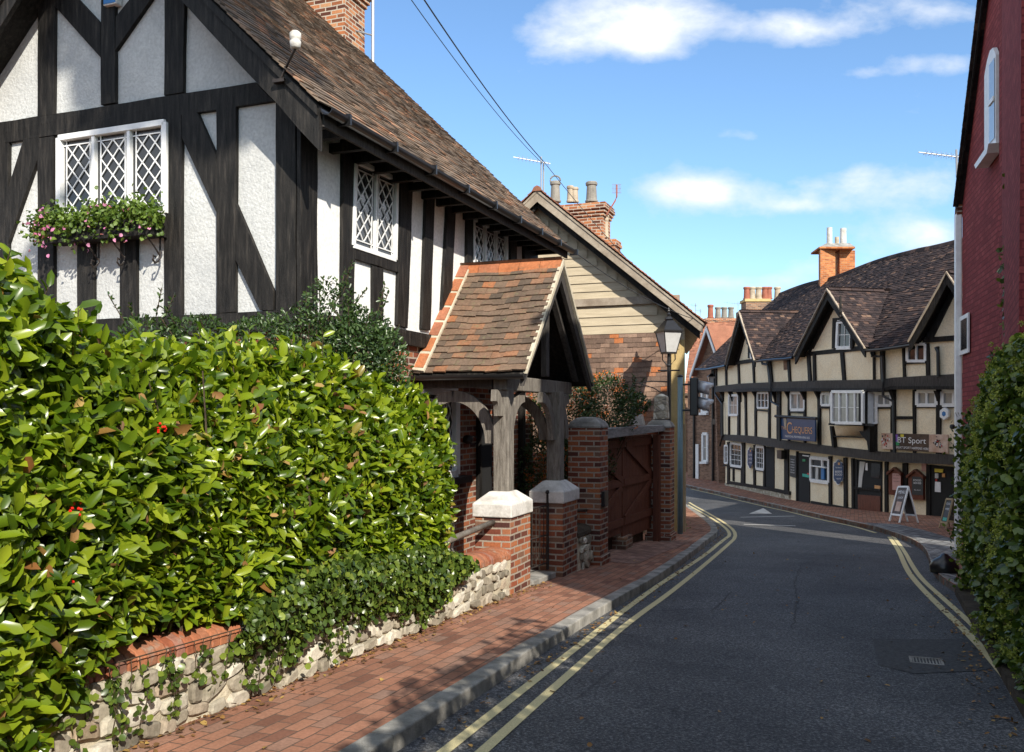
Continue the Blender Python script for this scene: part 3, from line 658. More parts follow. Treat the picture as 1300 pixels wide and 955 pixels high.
# --- low rubble wall with brick-on-edge coping
gw_ = thing('garden_wall', 'low rubble stone wall with rounded red brick coping below the laurel hedge', 'wall', P1+Z*gz(*P1.xy))
def wallrun(parent, A, s0, s1, h, dirn, th=.36, stepz=.5):
    b = MB(); n = max(1, int((s1-s0)/stepz)); rows = 6
    # slightly lumpy front face
    gv = {}
    nx = int((s1-s0)/.07); nz_ = 8; vs = []; fs = []
    for i in range(nx+1):
        p = A+dirn*(s0+(s1-s0)*i/nx); g = gz(p.x, p.y)
        for j in range(nz_+1):
            z = g-.12+(h+.12)*j/nz_; k = noise.noise(V(p.x*6, p.y*6, z*7))*.022+noise.noise(V(p.x*15, p.y*15, z*15))*.010
            vs.append(p+O*(k if j < nz_ else 0)+Z*z)
    for i in range(nx):
        for j in range(nz_): a = i*(nz_+1)+j; fs.append([a, a+nz_+1, a+nz_+2, a+1])
    o0 = len(vs)
    for i in range(nx+1):
        p = A+dirn*(s0+(s1-s0)*i/nx)+HL*th; g = gz(p.x, p.y); vs += [p+Z*(g-.12), p+Z*(g+h)]
    for i in range(nx):
        fs.append([o0+2*i, o0+2*i+1, o0+2*i+3, o0+2*i+2]); fs.append([i*(nz_+1)+nz_, (i+1)*(nz_+1)+nz_, o0+2*i+3, o0+2*i+1])
    fs.append([j for j in range(nz_+1)]+[o0+1, o0]); e = nx*(nz_+1); fs.append([e+j for j in range(nz_+1)][::-1]+[o0+2*nx, o0+2*nx+1])
    b.add(vs, fs); rw_ = b.build('lime_mortar_core', 'mortar', parent, smooth=False)
    sb = MB(); z0 = .0
    rows_ = [.10, .115, .095, .11]; rows_ = [r_*h/sum(rows_) for r_ in rows_]
    for rh_ in rows_:
        s_ = s0-random.uniform(0, .1)
        while s_ < s1:
            w_ = random.choice((random.uniform(.06, .12), random.uniform(.12, .20), random.uniform(.2, .27))); c0 = s_+w_/2; s_ += w_
            if c0-w_/2 < s0+.005 or c0+w_/2 > s1-.005: continue
            p = A+dirn*c0; g = gz(p.x, p.y); zc_ = g+z0+rh_/2+random.uniform(-.02, .02); hh_ = rh_*random.uniform(.36, .54); ww_ = w_*.47
            dp = random.uniform(.012, .04); vs_ = []; ex = random.uniform(2.2, 4); tl = random.uniform(-.6, .6); n_ = 12
            for kk, (kr, ko) in enumerate(((1, -.01), (.97, dp*.55), (.72, dp), )):
                for q in range(n_):
                    a_ = 2*math.pi*q/n_; cx_, sx_ = math.cos(a_), math.sin(a_)
                    x_ = math.copysign(abs(cx_)**(2/ex), cx_)*ww_; y_ = math.copysign(abs(sx_)**(2/ex), sx_)*hh_
                    j_ = 1+.30*noise.noise(V(c0*9+cx_, zc_*9+sx_, 3)); x_ *= kr*j_; y_ *= kr*j_
                    vs_.append(A+dirn*(c0+x_)+Z*(zc_+y_+tl*x_*.6)+O*(ko+.012+.006*noise.noise(V(x_*30, y_*30, c0*5))*kr))
            fs_ = [[kk*n_+q, kk*n_+(q+1) % n_, (kk+1)*n_+(q+1) % n_, (kk+1)*n_+q] for kk in (0, 1) for q in range(n_)]+[[2*n_+q for q in range(n_)]]
            sb.add(vs_, fs_)
        z0 += rh_
    sb.build('rubble_stones', 'rubble', parent, fix=True)
def coping(parent, A, s0, s1, h, dirn, mat, th=.36, w=.075, nm='brick_coping'):
    b = MB(); s = s0
    while s < s1-.02:
        ww = min(w, s1-s); p = A+dirn*s-HL*.015; g = gz(p.x, p.y)+h; j = random.uniform(-.004, .004)
        pr = [(0, 0), (0, .055+j), (.03, .095+j), (.10, .125+j), (.2, .13+j), (.30, .115+j), (.37, .07+j), (.39, 0)]
        b.prism([p+HL*x+Z*(g+z) for x, z in pr], dirn*(ww-.009)); s += w
    return b.build(nm, mat, parent, bevel=.006)
tilebrick = tile_mat('coping_brick', [(0, (.26, .08, .04)), (.5, (.36, .14, .07)), (.8, (.20, .10, .07)), (1, (.30, .14, .10))], .65, (.28, .25, .2))
M['copbrick'] = tilebrick
wallrun(gw_, P1, .0, 7.6, .40, -D)
coping(gw_, P1, .01, 1.02, .40, -D, 'copbrick'); coping(gw_, P1, 1.05, 1.40, .40, -D, 'cap', w=.35, nm='white_coping')
coping(gw_, P1, 1.45, 4.30, .40, -D, 'copbrick'); coping(gw_, P1, 4.32, 4.75, .40, -D, 'cap', w=.22, nm='white_coping'); coping(gw_, P1, 4.78, 7.6, .40, -D, 'copbrick')
b = MB(); 
for s in np.arange(.02, 7.6, .012):
    pass
w2 = thing('low_wall', 'short mossy stone wall between the second porch pier and the tall gate pier', 'wall', P2+D*.66+Z*gz(*P2.xy))
wallrun(w2, P2+D*.66, 0, .66, .45, D); coping(w2, P2+D*.66, 0, .66, .45, D, 'soil', w=.66, nm='rounded_coping')
# --- hand rail on the garden wall
rl = thing('handrail', 'round timber handrail on a twisted iron post above the garden wall', 'railing', P1-D*1.1+HL*.18+Z*-1.55)
a0 = P1-D*.02+HL*.2+Z*-1.22; a1 = P1-D*1.9+HL*.2+Z*-1.30
MB().tube([a0, a0.lerp(a1, .5)+Z*.005, a1], .032, 10).build('rail', 'rail', rl, smooth=True)
b = MB(); c = P1-D*1.12+HL*.2; b.tube([c+Z*-1.50, c+Z*-1.42+O*.02, c+Z*-1.36-O*.015, c+Z*-1.3, c+Z*-1.2, c+Z*-1.14+D*.02, c+Z*-1.10-D*.01], .018)
b.tube([c+Z*-1.5-O*.05, c+Z*-1.44, c+Z*-1.5+O*.06], .012); b.tube([c+Z*-1.14+D*.03, c+Z*-1.10, c+Z*-1.06-D*.03], .012); b.build('iron_post', 'iron', rl)
# --- small iron garden gate
ga = P1+D*.70+HL*.2; gb = P2-D*.02+HL*.2; gd = (gb-ga).normalized(); GL = (gb-ga).length
gt_ = thing('iron_gate', 'narrow black wrought iron gate between the two white-capped piers', 'gate', ga+Z*gz(*ga.xy))
zg = gz(*ga.xy)
b = MB(); b.tube([ga+Z*(zg+.08), ga+Z*(zg+.9)], .016); b.tube([gb+Z*(zg+.05), gb+Z*(zg+1.02)], .018); b.lathe(gb+Z*(zg+1.02), [(.01, 0), (.03, .02), (.02, .05), (.0, .06)], 8)
for z in (.14, .5, .88): b.tube([ga+Z*(zg+z), gb+Z*(zg+z)], .011)
b.build('frame', 'iron', gt_)
for i in range(1, 8):
    c = ga+gd*GL*i/8; MB().tube([c+Z*(zg+.14), c+Z*(zg+.88)], .007, 6).build('bar', 'iron', gt_)
for i in range(4):
    c = ga+gd*GL*(i+.5)/4; b = MB(); b.tube([c+gd*.07*math.cos(a)+Z*(zg+.30+.09*math.sin(a)) for a in [k*math.pi/6 for k in range(13)]], .006, 6); b.build('scroll', 'iron', gt_)
b = MB(); b.tube([P2+D*.6+HL*.2+Z*-1.32, P3+HL*.2+Z*-1.38], .02); 
tag(b.build('iron_rail', 'iron'), 'short black iron rail between the second porch pier and the tall pier', 'railing')
st = MB(); c = P1+D*.70+HL*-.03; g = gz(*c.xy)
st.prism([c+Z*(g+.0), c+D*.88+Z*(gz(*(c+D*.88).xy)), c+D*.88+HL*.5+Z*(g-.02), c+HL*.5+Z*g], Z*.07)
tag(st.build('door_step', 'kerb', bevel=.01), 'worn stone step at the foot of the small iron gate', 'step')
# --- brown gates with grey beam
mid_g = thing('wooden_gate', 'pair of brown boarded driveway gates set back under a grey beam', 'gate', P3.lerp(P4, .5)+HL*.6+Z*-2.2)
ga = P3+D*.45+HL*.34; gb = P4+HL*.34; gd = (gb-ga).normalized(); GL = (gb-ga).length
for k in (0, 1):
    o_ = ga+gd*(GL*.5*k+.02); W_ = GL*.5-.05
    nb = 9; b = MB()
    for i in range(nb): b.box(o_+gd*(W_*i/nb+.003)+Z*(-1.98-.12*k), gd*(W_/nb-.006), HL*.03, Z*(1.6+.12*k+random.uniform(-.0, .02)))
    b.build('gate_leaf', 'gate', mid_g)
    n_ = gd.cross(Z); n_ = n_ if n_.dot(O) > 0 else -n_
    for z in (-1.85, -1.2, -.55): MB().box(o_+n_*.0+Z*z, gd*W_, n_*.035, Z*.12).build('rail', 'gate', mid_g)
    b = MB()
    bar(b, o_+gd*.05+Z*-1.75+n_*.01, o_+gd*(W_-.1)+Z*-1.22+n_*.01, .11, n_, .03); bar(b, o_+gd*(W_-.05)+Z*-1.1+n_*.01, o_+gd*.1+Z*-.52+n_*.01, .11, n_, .03); b.build('brace', 'gate', mid_g)
MB().box(gb-gd*.14+n_*.06+Z*-2.35, gd*.13, n_*.12, Z*1.98).build('gate_post', 'gate', mid_g, bevel=.01)
MB().box(ga+n_*.06+Z*-2.2, gd*.12, n_*.12, Z*1.83).build('gate_post', 'gate', mid_g, bevel=.01)
A_ = P3+D*.43+HL*.12; B_ = P4+HL*.1+D*.05
bm_ = MB(); bm_.prism([A_+Z*-.38, B_+Z*-.31, B_+Z*-.20, A_.lerp(B_, .5)+Z*-.20, A_+Z*-.22], HL*.16)
tag(bm_.build('grey_beam', 'greywood', bevel=.008), 'weathered grey beam spanning the two tall gate piers', 'beam')
# earth bank, step block under gate
b = MB(); b.prism([P3+D*.5+HL*.5+Z*-2.5, P4+HL*.5+Z*-2.6, P4+HL*.5+Z*-2.05, P3+D*.5+HL*.5+Z*-1.9], HL*.8); struct(b, 'earth_bank', 'soil')
b = MB(); b.box(P3+D*2.2+HL*.15+Z*-2.5, D*.5, HL*.3, Z*.45); tag(b.build('stone_block', 'brick_old', bevel=.02), 'squat stone block on the ground in front of the brown gates', 'block')
WV = lambda Y, off=0: V(.95+.404*Y+off*.93, Y-off*.37, 0)
# ================================================================ ground, road, kerbs, lines
def sheet(poly, lift, name, mat, thick=0, step=1.2, umax=45):
    bm = bmesh.new(); f = bm.faces.new([bm.verts.new((p[0], p[1], 0)) for p in poly])
    if f.normal.z < 0: f.normal_flip()
    us = [D.x*p[0]+D.y*p[1] for p in poly]; u = math.floor(min(us))
    while u < min(max(us), umax):
        bmesh.ops.bisect_plane(bm, geom=bm.verts[:]+bm.edges[:]+bm.faces[:], plane_co=D*u, plane_no=D); u += step
    if thick:
        r = bmesh.ops.extrude_face_region(bm, geom=bm.faces[:])
        for v in r['geom']:
            if isinstance(v, bmesh.types.BMVert): v.co.z -= thick
    for v in bm.verts: v.co.z += gz(v.co.x, v.co.y)+lift
    bmesh.ops.recalc_face_normals(bm, faces=bm.faces)
    mb = MB(); bm.verts.ensure_lookup_table(); bm.verts.index_update()
    mb.add([v.co.copy() for v in bm.verts], [[v.index for v in f.verts] for f in bm.faces]); bm.free()
    o = mb.build(name, mat, fix=bool(thick))
    return tag(o, kind='structure')
RD = -.10
sheet([(-60, -25), (60, -25), (60, 100), (-60, 100)], RD, 'road', 'asphalt')
sheet([(-900, -400), (900, -400), (900, 2500), (-900, 2500)], RD-.12, 'ground', 'ground')
KL = [gp(x, y) for x, y in ((611.5, 864), (700, 808), (765, 769), (835, 731), (875, 703), (901, 682.5), (913, 674), (907, 663.5), (873, 641))]
k0 = KL[0]-(KL[1]-KL[0]).normalized()*9
back = KL[-1]+(KL[-1]-KL[-2])*1.2
KP = [k0]+KL+[back]
def resample(pts, step):
    out = [pts[0].copy()]
    for a, b in zip(pts, pts[1:]):
        n = max(1, round((b-a).length/step)); out += [a.lerp(b, i/n) for i in range(1, n+1)]
    return out
def smooth(pts, it=2):
    for _ in range(it):
        q = [pts[0]]
        for a, b in zip(pts, pts[1:]): q += [a.lerp(b, .25), a.lerp(b, .75)]
        pts = q+[pts[-1]]
    return pts
def strip_off(pts, d):                # offset to the left of travel
    out = []
    for i, p in enumerate(pts):
        t = (pts[min(i+1, len(pts)-1)]-pts[max(0, i-1)]); t.z = 0; t.normalize(); out.append(p+V(-t.y, t.x, 0)*d)
    return out
KS = smooth(KP, 2)
inner = strip_off(KS, .14)
lp = [(p.x, p.y) for p in inner]+[(inner[-1].x-9, inner[-1].y), (-16, inner[-1].y), (-16, -8), (inner[0].x-6, -8)]
sheet(lp, 0, 'left_pavement', 'paver', .16)
def kerb(pts, w, name, lift=.004, h=.14, L=.9, side=1, mat='kerb', gap=.006):
    rs = resample(pts, .12); mb = MB(); acc = 0; seg = [rs[0]]; j = random.uniform(-.003, .003)
    def flush(seg):
        if len(seg) < 2: return
        q = strip_off(seg, w*side); vs = []; fs = []
        jz = random.uniform(-.004, .004)
        for a, c in zip(seg, q):
            za, zc = gz(a.x, a.y), gz(c.x, c.y)
            vs += [V(a.x, a.y, za-h), V(a.x, a.y, za+lift+jz), V(c.x, c.y, zc+lift+jz), V(c.x, c.y, zc-h)]
        n = len(seg)
        for i in range(n-1):
            for k in range(4): fs.append([i*4+k, i*4+(k+1) % 4, i*4+4+(k+1) % 4, i*4+4+k])
        fs += [[3, 2, 1, 0], [4*(n-1)+k for k in range(4)]]; mb.add(vs, fs)
    for a, b in zip(rs, rs[1:]):
        acc += (b-a).length
        if acc >= L:
            seg.append(a.lerp(b, .93)); flush(seg); seg = [b]; acc = 0
        else: seg.append(b)
    flush(seg); return struct(mb, name, mat, bevel=.012)
kerb(KS, .15, 'left_kerb')
# drive paving between the tall piers, on top of the pavement
sheet([(P3.x+.25, P3.y+.35), (P3.x+.55, P3.y+.2), (P4.x+.3, P4.y-.15), (P4.x+.1, P4.y+.2), (P4.x-.5, P4.y+.3), (P3.x-.2, P3.y+.8)], .006, 'driveway', 'paver_drive')
b = [gp(x, y, .0) for x, y in ((795, 706), (830, 690), (850, 684), (880, 684), (898, 676), (893, 690), (868, 700), (835, 716))]
def line(pxs, w, name, mat='yline', sm=2, dashed=None):
    pts = smooth([gp(x, y, RD) for x, y in pxs], sm); pts = resample(pts, .3); l, r = strip_off(pts, w/2), strip_off(pts, -w/2)
    mb = MB(); vs = []; fs = []
    for a, c in zip(l, r): vs += [V(a.x, a.y, gz(a.x, a.y)+RD+.006), V(c.x, c.y, gz(c.x, c.y)+RD+.006)]
    for i in range(len(l)-1): fs.append([2*i, 2*i+1, 2*i+3, 2*i+2])
    mb.add(vs, fs); return struct(mb, name, mat, fix=False)
line(((540, 974), (655, 883), (700, 848), (826, 749), (892, 708), (917, 687), (930, 678), (909, 661), (873, 641)), .075, 'yellow_line')
line(((590, 975), (675, 899), (719, 860), (794, 793), (857, 749), (920, 696), (938, 679), (918, 662), (875, 638)), .075, 'yellow_line')
line(((1129, 682), (1141, 699), (1149, 719), (1158, 734), (1182, 760), (1241, 816), (1290, 876), (1400, 1010)), .08, 'yellow_line')
line(((1133, 680), (1149, 701), (1157, 717), (1170, 736), (1195, 758), (1248, 806), (1310, 872), (1420, 1000)), .07, 'yellow_line')
line(((877, 621), (930, 633), (990, 647), (1045, 661), (1082, 668), (1112, 677)), .08, 'yellow_line')
line(((940, 657), (1009, 655.5)), .10, 'white_line', 'wline', 0); line(((944, 666), (1010, 668)), .12, 'white_line', 'wline', 0)
# triangle marking
tr = [gp(x, y, RD) for x, y in ((951, 652.5), (969, 645.5), (980, 652.5))]
mb = MB(); mb.add([V(p.x, p.y, gz(p.x, p.y)+RD+.007) for p in tr], [[0, 1, 2]]); struct(mb, 'triangle_marking', 'cap', fix=False)
# gully grating
c = gp(1176, 840, RD); g_ = thing('gully_grating', 'small iron gully grating in the road near the ivy', 'grating', c)
mb = MB(); dn = D; on = O
for s in (-1, 1):
    mb.cbox(c+dn*s*.1, on*.26, dn*.02, Z*.02); 
mb.cbox(c+on*.12, on*.02, dn*.2, Z*.02); mb.cbox(c-on*.12, on*.02, dn*.2, Z*.02); mb.build('frame', 'kerb', g_)
mb = MB()
for i in range(9): mb.cbox(c+on*(-.10+i*.025), on*.010, dn*.18, Z*.018)
mb.build('bars', 'kerb', g_)
# old repairs in the tarmac and litter in the gutters
for i, pz in enumerate((((1108, 812), (1262, 812), (1290, 850), (1118, 858)),)):
    q_ = [gp(x, y, RD) for x, y in pz]; sheet([(p.x, p.y) for p in smooth(q_+[q_[0]], 1)[:-1]], RD+.004, 'tar_patch', 'patch')
for pts in (((1006, 800), (1012, 765), (1008, 742), (1018, 716), (1040, 712)), ((905, 775), (928, 752))):
    pt_s = resample([gp(x, y, RD) for x, y in pts], .12); pt_s = [p+V(random.uniform(-.02, .02), random.uniform(-.02, .02), 0) for p in pt_s]; l, r = strip_off(pt_s, .006), strip_off(pt_s, -.006)
    mb = MB(); mb.add([V(p.x, p.y, gz(p.x, p.y)+RD+.005) for a_ in zip(l, r) for p in a_], [[2*i, 2*i+1, 2*i+3, 2*i+2] for i in range(len(l)-1)]); mb.f = [f[::-1] for f in mb.f]; struct(mb, 'tarmac_crack', 'patch', fix=False)
LF = []
for k in range(1500):
    t = random.random(); 
    if k < 600: s_ = random.uniform(-1, 9); p = P1-D*s_+O*abs(random.gauss(0, .10)); z = gz(p.x, p.y)+.012
    elif k < 1100:
        i = random.randrange(len(KS)-1); p = KS[i].lerp(KS[i+1], t)+O*(.05+abs(random.gauss(0, .07))); z = gz(p.x, p.y)+RD+.012
    elif k < 1300: Y = random.uniform(4, 11.3); p = WV(Y, -.05-abs(random.gauss(0, .16))); z = gz(p.x, p.y)+RD+.012
    else: p = V(random.uniform(-1.5, 6), random.uniform(4, 16), 0); z = gz(p.x, p.y)+(.012 if (p-P1).dot(O) < 1.2 else RD+.012)
    LF.append((p.x, p.y, z))
LF = np.array(LF); n = len(LF)
o = leafmesh('fallen_leaves', LF, rng.normal(0, 1, (n, 3))*np.array([1, 1, .15]), rng.normal(0, .25, (n, 3))+np.array([0, 0, 1.]), rng.uniform(.02, .055, n), rng.uniform(.012, .035, n), 'dryleaf', None, fold=.15)
tag(o, 'small brown dead leaves and grit along the kerb and wall foot', 'fallen leaves', kind='stuff')
# inn-side pavement
KR = [gp(x, y) for x, y in ((860, 613), (875, 617), (968, 636), (1030, 651), (1071, 660), (1110, 668), (1139, 677), (1163, 686), (1176, 697), (1181, 712), (1188, 727), (1212, 742))]
KRs = smooth(KR, 2); inr = strip_off(KRs, -.0)
rp = [(p.x, p.y) for p in inr]+[(24, 12), (34, 30), (20, 62), (4, 62), (4.5, 47)]
rp = rp[::1]
sheet(rp, 0, 'inn_pavement', 'paver', .16)
kerb(KRs, .14, 'inn_kerb', side=1)
stt = [gp(x, y) for x, y in ((1098, 664), (1140, 666), (1175, 674), (1214, 686), (1214, 738), (1190, 727), (1183, 711), (1177, 697), (1163, 685), (1139, 676), (1112, 669))]
sheet([(p.x, p.y) for p in stt], .008, 'sett_paving', 'setts')
# right-hand verge below the ivy
vp = [WV(11.4), WV(-12), WV(-12, 14), WV(11.4, 14)]
sheet([(p.x, p.y) for p in vp], -.02, 'right_verge', 'soil', .1)
# black sack
c = gp(1199, 727); mb = MB(); mb.lathe(c-Z*.03, [(.10, 0), (.19, .04), (.2, .12), (.15, .2), (.07, .25), (.04, .29), (.01, .3)], 14)
o = mb.build('refuse_sack', 'sack', smooth=True)
for v in o.data.vertices: v.co += Vector((1, 1, .4))*.035*noise.noise(v.co*9)
tag(o, 'black rubbish sack slumped on the pavement corner beside the ivy', 'sack')

# ================================================================ foliage
def cnoise(P, s, seed=0): return np.array([noise.noise(V(p[0]*s+seed, p[1]*s, p[2]*s)) for p in P])
nD, nO, nHL, nZ = map(np.array, (D, O, HL, Z)); L0 = np.array(P1)
GZ = lambda P: np.array([gz(p[0], p[1]) for p in P])
# --- laurel hedge
hg = thing('laurel_hedge', 'long glossy bright green laurel hedge overhanging the garden wall, filling the left foreground', 'hedge', P1-D*4+HL*.4+Z*-1.5)
def hedge_pts(n, kind):
    if kind == 'front': s = 1.84+5.9*rng.random(n)**1.0; h = rng.random(n); o = .03+np.zeros(n)
    elif kind == 'top': s = 1.84+5.9*rng.random(n); h = np.ones(n); o = -rng.random(n)*1.3
    else: s = 1.86+np.zeros(n); h = rng.random(n); o = -rng.random(n)*1.1
    big = np.clip((s-5.6)/1.0, 0, 1); big = big*big*(3-2*big)
    base = L0+np.outer(-s, nD); g = GZ(base)
    top = .38+.05*np.sin(s*2.1)+np.clip(s-5.9, 0, 1)*.42-np.clip(2.3-s, 0, .5)*.5-.08*np.clip((4.4-s)/1.2, 0, 1)
    bot = g+.60-.42*big-.06*np.sin(s*3)
    rz_ = bot+(top-bot)*h
    # the face leans back a little at the top, bulges in the middle
    bul = .16*np.sin(np.pi*np.clip(h, 0, 1))*(kind != 'end')-.10*h+.10*big
    P = base+np.outer(o+bul*(kind == 'front')-(kind == 'top')*.05, nO); P[:, 2] = rz_
    lump = cnoise(P, 1.6, 3)*.11+cnoise(P, 4.5, 9)*.07
    nr = {'front': nO*.95+nZ*.25, 'top': nZ*1., 'end': nD*1.}[kind]
    dep = np.abs(rng.normal(0, .055, n))+ (rng.random(n) < .25)*rng.random(n)*.22
    P = P+np.outer(lump-dep, nr)
    if kind == 'end': P += np.outer(.12*np.sin(np.pi*h), nD)
    return P, nr
def hedge_layer(n, kind, mat='laurel', sz=(.078, .132)):
    P, nr = hedge_pts(n, kind)
    k = (cnoise(P, 3.2, 17) > -.42) | (rng.random(n) < .55); P = P[k]; n = len(P)
    dr = rv(n, .6)+np.array([0, 0, .35])+nr*.35; nm = rv(n, .45)+nr*.9+nZ*.45+nO*.1
    L = rng.uniform(*sz, n); return P, dr, nm, L
for kind, n in (('front', 20000), ('top', 6500), ('end', 3000)):
    P, dr, nm, L = hedge_layer(n, kind)
    leafmesh('leaves', P, dr, nm, L, L*rng.uniform(.38, .5, len(L)), 'laurel', hg, curl=.22)
for n, mt, sz in ((2600, 'ivy', (.04, .075)), (420, 'dryleaf', (.05, .10))):
    P, dr, nm, L = hedge_layer(n, 'front', sz=sz); leafmesh('leaves', P+np.outer(np.full(len(P), .02), nO), dr, nm, L, L*.5, mt, hg, curl=.2)
# sprouting shoots above the top
P, _ = hedge_pts(340, 'top'); A = []; B = []; C_ = []; LL = []; tw_ = MB()
for p in P:
    d = (V(*rng.normal(0, .25, 3))+Z).normalized(); h = rng.uniform(.08, .22); tw_.tube([p, V(*p)+d*h], .003, 4)
    for k in range(7): A.append(np.array(p)+np.array(d)*h*(k+1)/7); B.append(rng.normal(0, .6, 3)+np.array([0, 0, .55])); C_.append(rng.normal(0, .5, 3)+nZ*.6+nO*.4); LL.append(rng.uniform(.07, .12))
A, B, C_, LL = map(np.array, (A, B, C_, LL)); leafmesh('leaves', A, B, C_, LL, LL*.42, 'laurel', hg, curl=.2)
# inner stems, darker leaves and core that paint the shade inside
for i in range(170):
    s = random.uniform(1.9, 7.6); a = P1-D*s+HL*random.uniform(.1, .7); g = gz(a.x, a.y); p = [a+Z*(g+.3)]
    for k in range(5): p.append(p[-1]+Z*random.uniform(.25, .42)+V(random.uniform(-.13, .13), random.uniform(-.13, .13), 0))
    tw_.tube(p, .014, 5, .004)
tw_.build('stems', 'twig', hg)
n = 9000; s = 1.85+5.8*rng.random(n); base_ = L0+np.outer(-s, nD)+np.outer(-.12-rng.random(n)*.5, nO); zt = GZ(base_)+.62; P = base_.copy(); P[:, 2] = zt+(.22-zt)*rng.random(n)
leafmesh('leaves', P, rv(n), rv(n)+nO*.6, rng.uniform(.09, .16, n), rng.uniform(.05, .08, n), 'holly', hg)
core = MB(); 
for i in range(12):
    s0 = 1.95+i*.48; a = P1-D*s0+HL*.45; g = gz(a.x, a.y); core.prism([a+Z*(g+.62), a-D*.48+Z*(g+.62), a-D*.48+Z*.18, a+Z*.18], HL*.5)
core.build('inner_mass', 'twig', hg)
# red berries in the hedge
for (x, y) in ((97, 645), (84, 741), (73, 743), (206, 262+280)):
    b = MB(); c = Plane(P1+O*.22, O).pt(x, y)
    for i in range(9): b.lathe(c+V(*rng.normal(0, .018, 3)), [(0.001, -.008), (.007, -.004), (.008, .0), (.006, .005), (.001, .008)], 6)
    b.build('berries', 'berry_red', hg)
# --- ivy hanging over the garden wall
iv = thing('trailing_ivy', 'dark ivy trailing over the garden wall below the right half of the laurel hedge', 'ivy', P1-D*3+O*.05+Z*-1.5)
n = 9500; s = 1.52+3.4*rng.random(n)**1.1; hh = rng.random(n)
base_ = L0+np.outer(-s, nD); g = GZ(base_)
env = np.clip((s-1.45)/.8, .12, 1)*np.clip((5.0-s)/.6, 0, 1)
lowv = .40-.30*np.clip(np.array([noise.noise(V(x*2.6, .3, 0))+.75*noise.noise(V(x*9, 7.3, 0)) for x in s])+.18, 0, 1.2)*env
z = g+lowv+(.56+.30*env-lowv)*hh**.8
P = base_+np.outer(.08+.10*np.sin(np.pi*hh)+rng.normal(0, .035, n)-.1*(hh > .8), nO); P[:, 2] = z; P += np.outer(cnoise(P, 5, 2)*.07, nO)
leafmesh('leaves', P, rv(n, .6)+np.array([0, 0, -.4]), rv(n, .5)+nO+nZ*.3, rng.uniform(.03, .062, n), rng.uniform(.03, .06, n), 'ivy', iv, fold=.12)
P = []; tb = MB(); tb.tube([P1-D*q+O*.05+Z*(gz(*(P1-D*q).xy)+.48) for q in np.arange(1.55, 6.5, .15)], .004, 4)
for i in range(46):
    s_ = random.uniform(1.6, 6.4); a = P1-D*s_+O*.05; g = gz(a.x, a.y); h = .48; q_ = [a+Z*(g+h)]
    for k in range(random.randint(2, 6)):
        q_.append(q_[-1]+Z*-random.uniform(.04, .09)+D*random.uniform(-.03, .03)+O*random.uniform(-.002, .008)); P += [np.array(q_[-1])+rng.normal(0, .015, 3) for _ in range(4)]
    tb.tube(q_, .0025, 4)
tb.build('stems', 'twig', iv); P = np.array(P); n = len(P)
leafmesh('leaves', P, rv(n, .6)+np.array([0, 0, -.5]), rv(n, .5)+nO, rng.uniform(.03, .05, n), rng.uniform(.03, .045, n), 'ivy', iv, fold=.12)
def bush(name, label, cat, blobs, n, sz, asp, mat, group=None, extra=None, up=.5, shoots=0):
    c0 = V(*blobs[0][0]); g = gz(c0.x, c0.y); t = thing(name, label, cat, V(c0.x, c0.y, g), group)
    tot = sum(b_[1]**2 for b_ in blobs); Ps = []; Ns = []
    for c, r, zs in blobs:
        k = int(n*r*r/tot); d = rv(k); d /= np.linalg.norm(d, axis=1)[:, None]; rr = r*(1-np.abs(rng.normal(0, .18, k)))
        p = np.array(c)+d*rr[:, None]*np.array([1, 1, zs]); p += d*(cnoise(p, 3, 5)*.25*r)[:, None]; Ps.append(p); Ns.append(d)
    P, Nn = np.concatenate(Ps), np.concatenate(Ns); m = len(P); L = rng.uniform(*sz, m)
    leafmesh('foliage', P, rv(m, .6)+Nn*.5+nZ*up*.6, rv(m, .5)+Nn*.6+nZ*.5, L, L*asp, mat, t, curl=.1)
    b = MB()
    for c, r, zs in blobs:
        for i in range(6):
            e = V(*c)+V(*rng.normal(0, .45, 3))*r; b.tube([V(c0.x, c0.y, g-.1), V(c0.x, c0.y, g).lerp(e, .5)+V(*rng.normal(0, .06, 3)), e], .02, 5, .004)
    A = []; B = []
    for i in range(shoots):
        c, r, zs = random.choice(blobs); d = V(random.gauss(0, .6), random.gauss(0, .6), 1).normalized(); p = V(*c)+d*r*.9; q = p+(d+Z*.8).normalized()*random.uniform(.12, .30)
        b.tube([p, q], .004, 4)
        for k in range(16): A.append(np.array(p.lerp(q, (k+1)/16))); B.append(rng.normal(0, .7, 3)+nZ*.4)
    b.build('stem', 'twig', t)
    if A:
        A = np.array(A); B = np.array(B); m = len(A); L = rng.uniform(*sz, m); leafmesh('foliage', A, B, rv(m), L, L*asp, mat, t)
    return t
bush('evergreen_bush', 'dark small-leaved evergreen bush rising between the hedge and the house corner', 'bush',
     [((-1.52, 8.0, .38), .40, 1.1), ((-1.75, 7.75, .22), .40, 1), ((-1.22, 8.1, .30), .30, .9), ((-1.60, 8.05, .90), .24, 1.2), ((-1.8, 7.9, .62), .32, 1), ((-1.3, 8.0, .66), .28, 1), ((-2.1, 7.55, .58), .32, .8), ((-2.5, 7.3, .60), .26, .8), ((-2.85, 7.1, .58), .22, .8), ((-1.2, 7.8, .52), .3, .9), ((-1.40, 7.9, .50), .34, 1)], 15000, (.028, .05), .45, 'holly', shoots=26)
ft_ = bush('firethorn', 'firethorn shrub covered in orange berries behind the porch and tall pier', 'shrub',
     [((.85, 14.6, -.05), .62, 1.1), ((1.55, 14.9, .12), .55, 1), ((.55, 14.2, -1.1), .60, 1.3), ((1.15, 14.6, -.7), .5, 1), ((2.0, 15.2, .15), .3, .6)], 19000, (.035, .06), .42, 'firethorn', shoots=12)
b = MB()
